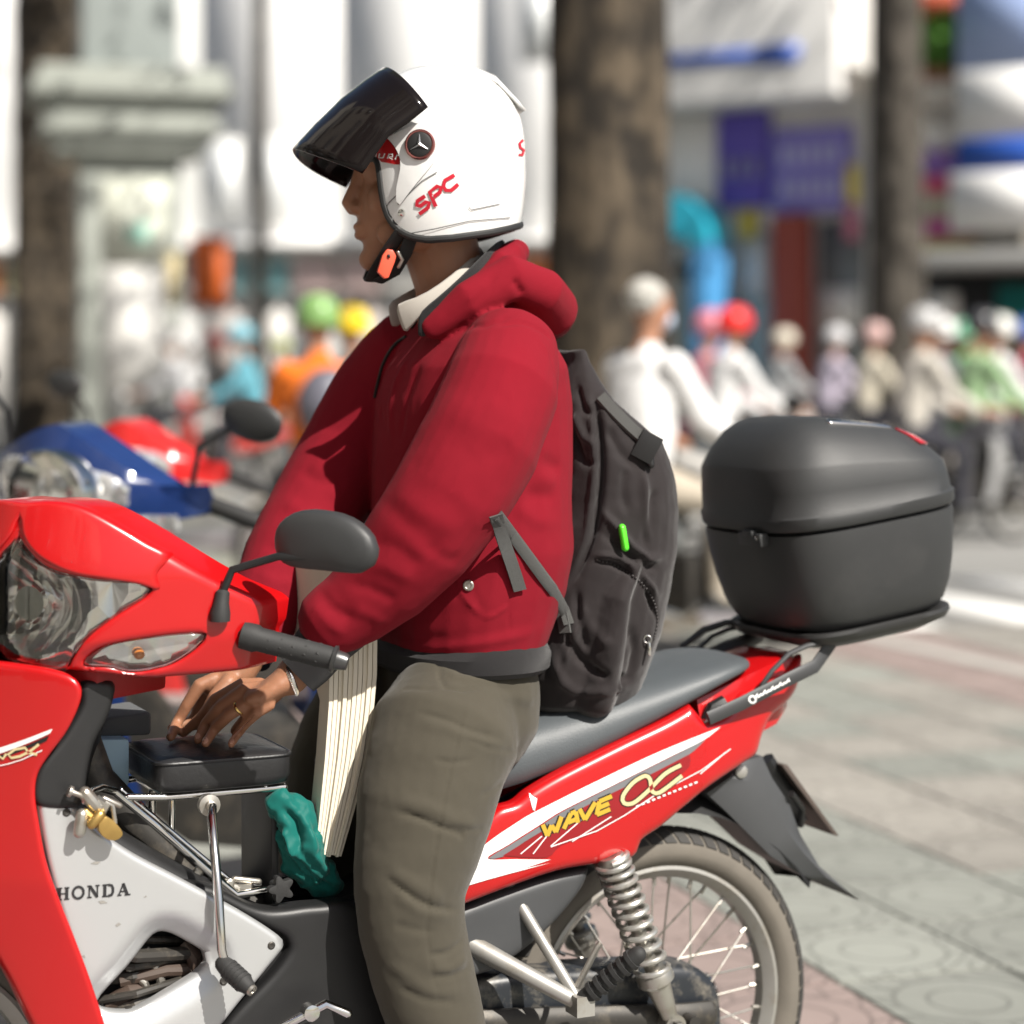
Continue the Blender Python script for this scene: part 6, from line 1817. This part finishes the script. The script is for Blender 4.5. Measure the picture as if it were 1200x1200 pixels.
# ---------------------------------------------------------------- street buildings
FO = 16.6
def fpt(s, h, o=0.): return street_f(s) + RN * (-o) + Vector((0, 0, h))
F0 = Vector((5.08, 32, 0))
RD0, RN0 = RD, RN
RD = Vector((-.86, .51, 0)).normalized(); RN = Vector((.51, .86, 0)).normalized()     # these fronts stand a little askew to the kerb
def street_f(s): return F0 + RD * s
def s_of(px):
    k = (px - 600) / FPX; return (F0.x - F0.y * k) / (-RD.x + RD.y * k)
def fbox(s0, s1, h0, h1, o0, o1):
    mb = MB(); a, b = min(s0, s1), max(s0, s1)
    mb.prism([fpt(a, h0, o0), fpt(b, h0, o0), fpt(b, h0, o1), fpt(a, h0, o1)], (0, 0, h1 - h0)); return mb
def building(label, s0, s1, h, m, depth=9., name='shop_building'):
    r = root(name, frame(fpt((s0 + s1) / 2, 0), math.degrees(math.atan2(RD.y, RD.x))), label, 'building', 'buildings across the street')
    fbox(s0, s1, 0, h, -depth, 0).build('wall', m, r)
    return r
def fpart(r, n, m, s0, s1, h0, h1, o0, o1, bevel=0., parent=None): return fbox(s0, s1, h0, h1, o0, o1).build(n, m, parent or r, bevel=bevel)
def flat(n, c, r=.6): return mat(n, c, r, var=.06, vscale=2)
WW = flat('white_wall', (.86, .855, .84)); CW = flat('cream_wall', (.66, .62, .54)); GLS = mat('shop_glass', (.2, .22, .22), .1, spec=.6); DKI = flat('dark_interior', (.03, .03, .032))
PUR = flat('purple_sign', (.10, .07, .42), .4); CYAN = flat('cyan_panel', (.03, .45, .62), .4); BRICK = flat('red_brown_column', (.30, .055, .035)); BLUE = flat('blue_panel', (.03, .10, .45), .4)
def sp(a): return s_of(a)
# the white shop with blue band and purple signs (photo x 786..1015)
A = building('white shop building with overhanging front and purple signs', sp(1018), sp(700), 9.5, WW, 2.5)
sA, sB = sp(1018), sp(700)
ca = fpart(A, 'canopy', WW, sA, sB, 5.25, 8.6, 0, 1.3, .03)
fpart(A, 'blue_band', BLUE, sp(978), sp(795), 5.78, 5.98, 1.302, 1.33)
fpart(A, 'blue_band_block', BLUE, sp(976), sp(930), 5.72, 6.0, 1.332, 1.35)
for i, (a, b) in enumerate(((790, 800), (806, 812), (816, 822), (828, 834), (838, 846), (850, 858))):
    fpart(A, 'blue_letter', BLUE, sp(a), sp(b), 7.05 if i % 2 else 7.2, 8.1, 1.302, 1.36)
fpart(A, 'red_emblem', flat('red_emblem', (.6, .1, .1)), sp(872), sp(905), 7.3, 8.2, 1.302, 1.36)
fpart(A, 'purple_sign', PUR, sp(908), sp(850), 3.75, 5.2, .1, .3, .02); ps = fpart(A, 'purple_sign', flat('violet_sign', (.2, .17, .55), .4), sp(1005), sp(914), 3.65, 4.9, .1, .32, .02)
for j in range(2):
    for k in range(5):
        fpart(A, 'sign_letter', flat('lilac_letters', (.5, .48, .75)), sp(925 + k * 15), sp(934 + k * 15), 3.85 + j * .5, 4.15 + j * .5, .322, .34)
    for k in range(3): fpart(A, 'sign_letter', flat('lilac_letters', (.5, .48, .75)), sp(857 + k * 16), sp(866 + k * 16), 4.2, 4.5, .302, .32)
fpart(A, 'white_door_panel', WW, sp(848), sp(770), 3.5, 5.2, .05, .25)
fpart(A, 'red_column', BRICK, sp(958), sp(918), 0, 3.6, .1, .5, .05)
fpart(A, 'glass_front', GLS, sp(1015), sp(962), .5, 3.5, .02, .08); fpart(A, 'glass_front', flat('pale_glass', (.4, .47, .45), .2), sp(915), sp(868), .2, 3.4, .02, .08)
fpart(A, 'notice_board', flat('notice_white', (.75, .74, .72)), sp(905), sp(872), 2.4, 3.3, .09, .13); fpart(A, 'yellow_sign', flat('sign_yellow', (.8, .62, .05)), sp(890), sp(874), 3.3, 3.8, .13, .2)
fpart(A, 'notice_board', flat('notice_white', (.75, .74, .72)), sp(1010), sp(965), 1.9, 2.5, .09, .14)
fpart(A, 'pink_poster', flat('poster_pink', (.6, .2, .28)), sp(1016), sp(1000), 3.2, 3.7, .33, .36); fpart(A, 'yellow_poster', flat('sign_yellow', (.8, .62, .05)), sp(1016), sp(1002), 3.75, 4.3, .33, .36)
# cyan arched cash-machine booth
kb = root('cash_machine_booth', frame(fpt(sp(820), 0), 0), 'cyan arched booth beside the purple signs', 'booth')
fpart(kb, 'side_post', flat('booth_blue', (.08, .3, .6), .4), sp(866), sp(846), 0, 3.2, .3, 1.1, .03); fpart(kb, 'side_post', CYAN, sp(786), sp(772), 0, 3.2, .3, 1.1, .03)
mb = MB(); pts = []
for k in range(13):
    a = math.pi * k / 12; pts.append((sp(818) + (sp(772) - sp(866)) / 2 * math.cos(a), 3.2 + .75 * math.sin(a)))
for k in range(13):
    a = math.pi * (1 - k / 12); pts.append((sp(818) + (sp(780) - sp(852)) / 2 * math.cos(a), 2.95 + .35 * math.sin(a)))
mb.prism([fpt(s, h, 1.1) for s, h in pts], RN * .8); mb.build('arch', CYAN, kb)
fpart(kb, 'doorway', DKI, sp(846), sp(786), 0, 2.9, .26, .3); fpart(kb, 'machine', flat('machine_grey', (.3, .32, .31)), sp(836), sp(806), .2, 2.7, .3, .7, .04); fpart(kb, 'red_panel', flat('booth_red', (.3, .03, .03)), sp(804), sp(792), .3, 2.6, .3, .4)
# shop to the right of the grey trunk
Bd = building('shop building with planted balcony and bright coloured signs', sp(1290), sp(1022), 9, CW, 2.5)
fpart(Bd, 'balcony', flat('balcony_cream', (.62, .57, .5)), sp(1160), sp(1080), 5.0, 5.35, 0, 1.1, .03)
fpart(Bd, 'red_valance', flat('valance_red', (.5, .1, .05)), sp(1175), sp(1080), 6.25, 6.6, 0, 1.2); 
fpart(Bd, 'white_curtain', WW, sp(1150), sp(1085), 4.45, 5.0, .05, .12)
for (a, b_, h0, h1, c) in ((1082, 1152, 4.1, 4.45, (.28, .15, .5)), (1082, 1150, 3.85, 4.08, (.75, .1, .2)), (1082, 1150, 3.5, 3.8, (.6, .55, .4)), (1082, 1150, 3.2, 3.47, (.65, .12, .35)), (1082, 1150, 2.98, 3.17, (.75, .62, .2))):
    fpart(Bd, 'sign_board', flat('sign_%d' % int(h0 * 100), c), sp(b_), sp(a), h0, h1, .1, .25)
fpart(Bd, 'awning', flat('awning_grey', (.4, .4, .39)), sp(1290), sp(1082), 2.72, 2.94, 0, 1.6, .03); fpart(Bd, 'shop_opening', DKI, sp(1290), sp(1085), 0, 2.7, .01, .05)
fpart(Bd, 'white_board', WW, sp(1125), sp(1090), 1.9, 2.4, .06, .1); fpart(Bd, 'teal_shutter', flat('teal_shutter', (.01, .20, .18)), sp(1290), sp(1172), 1.0, 2.5, .06, .14)
fpart(Bd, 'magenta_box', flat('magenta_box', (.45, .02, .12)), sp(1290), sp(1188), .9, 1.15, .2, .6)
for a, b_, hh, m, lab in ((1620, 1294, 10, flat('sand_wall', (.6, .55, .46)), 'sand-coloured shop house with grey shutters past the projecting sign'), (2300, 1624, 9, flat('pale_green_wall', (.5, .56, .5)), 'pale green shop house at the corner of the street')):
    r = building(lab, sp(a), sp(b_), hh, m, 2.5)
    n = 4
    for k in range(n):
        s0 = sp(a) + (sp(b_) - sp(a)) * k / n; s1 = sp(a) + (sp(b_) - sp(a)) * (k + .85) / n
        fpart(r, 'shutter', flat('shutter_grey', (.2, .2, .2)), s0, s1, .1, 2.8, .01, .06); fpart(r, 'shop_sign', flat('row_sign_%d' % (k % 3), [(.5, .1, .08), (.08, .2, .45), (.65, .6, .5)][k % 3]), s0, s1, 3., 3.8, .05, .25, .02)
        wn = fpart(r, 'window', flat('frame_pale', (.74, .74, .72)), s0 + .3, s1 - .3, 5., 6.8, 0, .06); fbox(s0 + .42, s1 - .42, 5.1, 6.7, .02, .07).build('pane', GLS, wn)
sg = root('projecting_sign', frame(fpt(sp(1185), 0, 1.5), 0), 'tall blue and white projecting sign at the coloured shop', 'sign')
fpart(sg, 'panel', flat('pale_blue_sign', (.35, .45, .72), .4), sp(1290), sp(1162), 5.4, 6.8, 1.3, 1.5); fpart(sg, 'white_panel', WW, sp(1290), sp(1162), 4.45, 5.4, 1.3, 1.5); fpart(sg, 'blue_panel', BLUE, sp(1290), sp(1162), 4.0, 4.45, 1.3, 1.52); fpart(sg, 'white_panel', WW, sp(1290), sp(1155), 3.2, 4.0, 1.3, 1.54); fpart(sg, 'bracket', STEEL, sp(1230), sp(1222), 3.0, 6.9, 0, 1.3)
pt = root('balcony_plant', frame(fpt(sp(1122), 5.35, .6), 0), 'dense green balcony plant above the coloured signs', 'plant')
fpart(pt, 'planter', flat('terracotta', (.35, .14, .08)), sp(1158), sp(1088), 5.352, 5.55, .4, 1.0, .02)
leaf_cloud(None, fpt(sp(1123), 5.95, .65), .55, .95, .48, 1500, .16, 'foliage', pt, mat('bright_leaf', (.09, .24, .03), .55, var=.4, vscale=4), 4)
# white buildings closing the view where the street bends to the left (their fronts face back down the street)
RD_, RN_, F0_ = RD, RN, F0
RD = Vector((-.975, .222, 0)).normalized(); RN = Vector((.222, .975, 0)).normalized(); F0 = Vector((2.4, 46, 0))
def s_of(px):
    k = (px - 600) / FPX; return (F0.x - F0.y * k) / (-RD.x + RD.y * k)
for i, (a, b_, h, m, lab) in enumerate(((700, 560, 15, WW, 'tall white building directly behind the rider\'s helmet'), (560, 400, 17, WW, 'white building with pale pink strip beyond the visor'), (400, 235, 16, WW, 'white building with orange shop banner'), (235, 60, 18, flat('grey_white_wall', (.7, .71, .69)), 'pale grey-white building behind the gate pillar'), (60, -90, 15, WW, 'white building at the far end of the street'), (-90, -800, 13, CW, 'long cream building beyond the far end of the street'))):
    r = building(lab, sp(a), sp(b_), h, m)
    s0, s1 = sp(a), sp(b_); n = max(3, int((s1 - s0) / 2.2))
    for k in range(n):
        c = s0 + (s1 - s0) * (k + .5) / n; hw = (s1 - s0) / n * .34
        for fl in range(3):
            if random.Random(i * 97 + k * 7 + fl).random() > .3: continue
            wn = fpart(r, 'window', flat('frame_pale', (.74, .74, .72)), c - hw, c + hw, 4.6 + fl * 3.4, 6.4 + fl * 3.4, .0, .06)
            fbox(c - hw * .86, c + hw * .86, 4.72 + fl * 3.4, 6.28 + fl * 3.4, .02, .07).build('pane', flat('bright_pane', (.72, .74, .74), .3), wn)
        rnd = random.Random(i * 31 + k)
        fpart(r, 'shop_opening', flat('front_%d' % (k % 4), [(.45, .45, .44), (.6, .58, .55), (.4, .36, .34), (.68, .68, .66)][k % 4]), c - hw * 1.2, c + hw * 1.2, .2, 2.9, .01, .05)
        cc = rnd.choice([(.7, .68, .64), (.62, .18, .05), (.55, .52, .3), (.2, .4, .42), (.6, .45, .43), (.7, .7, .68), (.35, .34, .33)])
        fpart(r, 'shop_sign', flat('sgn_%d_%d' % (i, k % 7), cc), c - hw * 1.2, c + hw * 1.2, 3.0, 3.7, .06, .3, .02)
    fpart(r, 'cornice', WW, s0, s1, 3.95, 4.15, 0, .7)
r = bpy.data.objects['shop_building.003'] if 'shop_building.003' in bpy.data.objects else None
RD, RN = RD0, RN0
# unseen house row on the near side, added to block sky fill
for k, (s0, s1, h, c) in enumerate(((-26, -12, 12, (.5, .46, .4)), (-11.9, 1, 15, (.32, .29, .25)), (1.1, 14, 13, (.36, .33, .28)), (14.1, 30, 16, (.3, .28, .25)))):
    r = root('sky_blocker_house', frame(street((s0 + s1) / 2, -5.5), math.degrees(math.atan2(RD.y, RD.x))), ['brown', 'dark tan', 'sand-coloured', 'grey-tan'][k] + ' unseen house added on the near side to block sky light', 'building', 'unseen houses added to block sky light')
    slab(-14, -5.5, -.012, h, s0, s1).build('wall', flat('near_wall_%d' % k, c, .85), r)
    n = int((s1 - s0) / 3)
    for i in range(n):
        a = s0 + (i + .5) * (s1 - s0) / n
        slab(-5.5, -5.45, .1, 2.8, a - 1.1, a + 1.1).build('shutter', flat('shutter_grey', (.2, .2, .2)), r)
        for fl in range(3):
            if 4 + fl * 3.4 + 1.7 < h: slab(-5.5, -5.44, 4 + fl * 3.4, 5.7 + fl * 3.4, a - .8, a + .8).build('window', GLS, r)
# gate pillar with moulded cap
gp = root('gate_pillar', frame(at(150, HOR, 30) - Vector((0, 0, CAMH)), 14), 'pale stone gate pillar with moulded cap and white posters', 'pillar')
PL = flat('pillar_stone', (.33, .35, .315)); PLD = flat('pillar_stone_grey', (.27, .30, .29))
GM = frame(at(150, HOR, 30) - Vector((0, 0, CAMH)), 14)
def gbox(w_, d_, z0, z1, y0=0., x0=0.): mb = MB(GM); mb.box((x0, y0, (z0 + z1) / 2), w_, d_, z1 - z0); return mb
gbox(1.35, 1.2, -.1, 4.25).build('shaft', PL, gp, bevel=.02); gbox(1.7, 1.5, -.1, .5).build('plinth', PLD, gp, bevel=.03)
for w_, z0, z1 in ((2.0, 4.25, 4.5), (2.4, 4.5, 4.7), (2.2, 4.7, 5.0), (2.7, 5.0, 5.2), (2.5, 5.2, 5.4)):
    gbox(w_, w_ * .85, z0, z1).build('cap_moulding', PL, gp, bevel=.03)
gbox(1.3, 1.2, 5.4, 8.2).build('upper_shaft', PLD, gp, bevel=.03)
gbox(.85, .03, .35, 2.7, -.62, .05).build('poster', flat('poster_white', (.62, .61, .58)), gp); gbox(.85, .03, 2.75, 3.9, -.622, .05).build('poster', flat('poster_cream', (.62, .64, .55)), gp)
gbox(.3, .02, 3.0, 3.3, -.645, .1).build('poster_mark', flat('mint_mark', (.35, .6, .5)), gp); gbox(.2, .03, 2.2, 2.9, -.62, .55).build('yellow_notice', flat('notice_yellow', (.6, .5, .28)), gp)
# orange banner
bn = root('banner', frame(at(246, 330, 34), 0), 'tall orange banner standing before the white shops', 'banner')
mb = MB(); mb.box(at(246, 318, 34), .55, .04, 1.1); mb.build('cloth', flat('banner_orange', (.8, .16, .03)), bn); mb = MB(); mb.tube([at(258, 280, 34), Vector((at(258, 280, 34).x, 34, 0))], .02, 8); mb.build('pole', STEEL, bn)
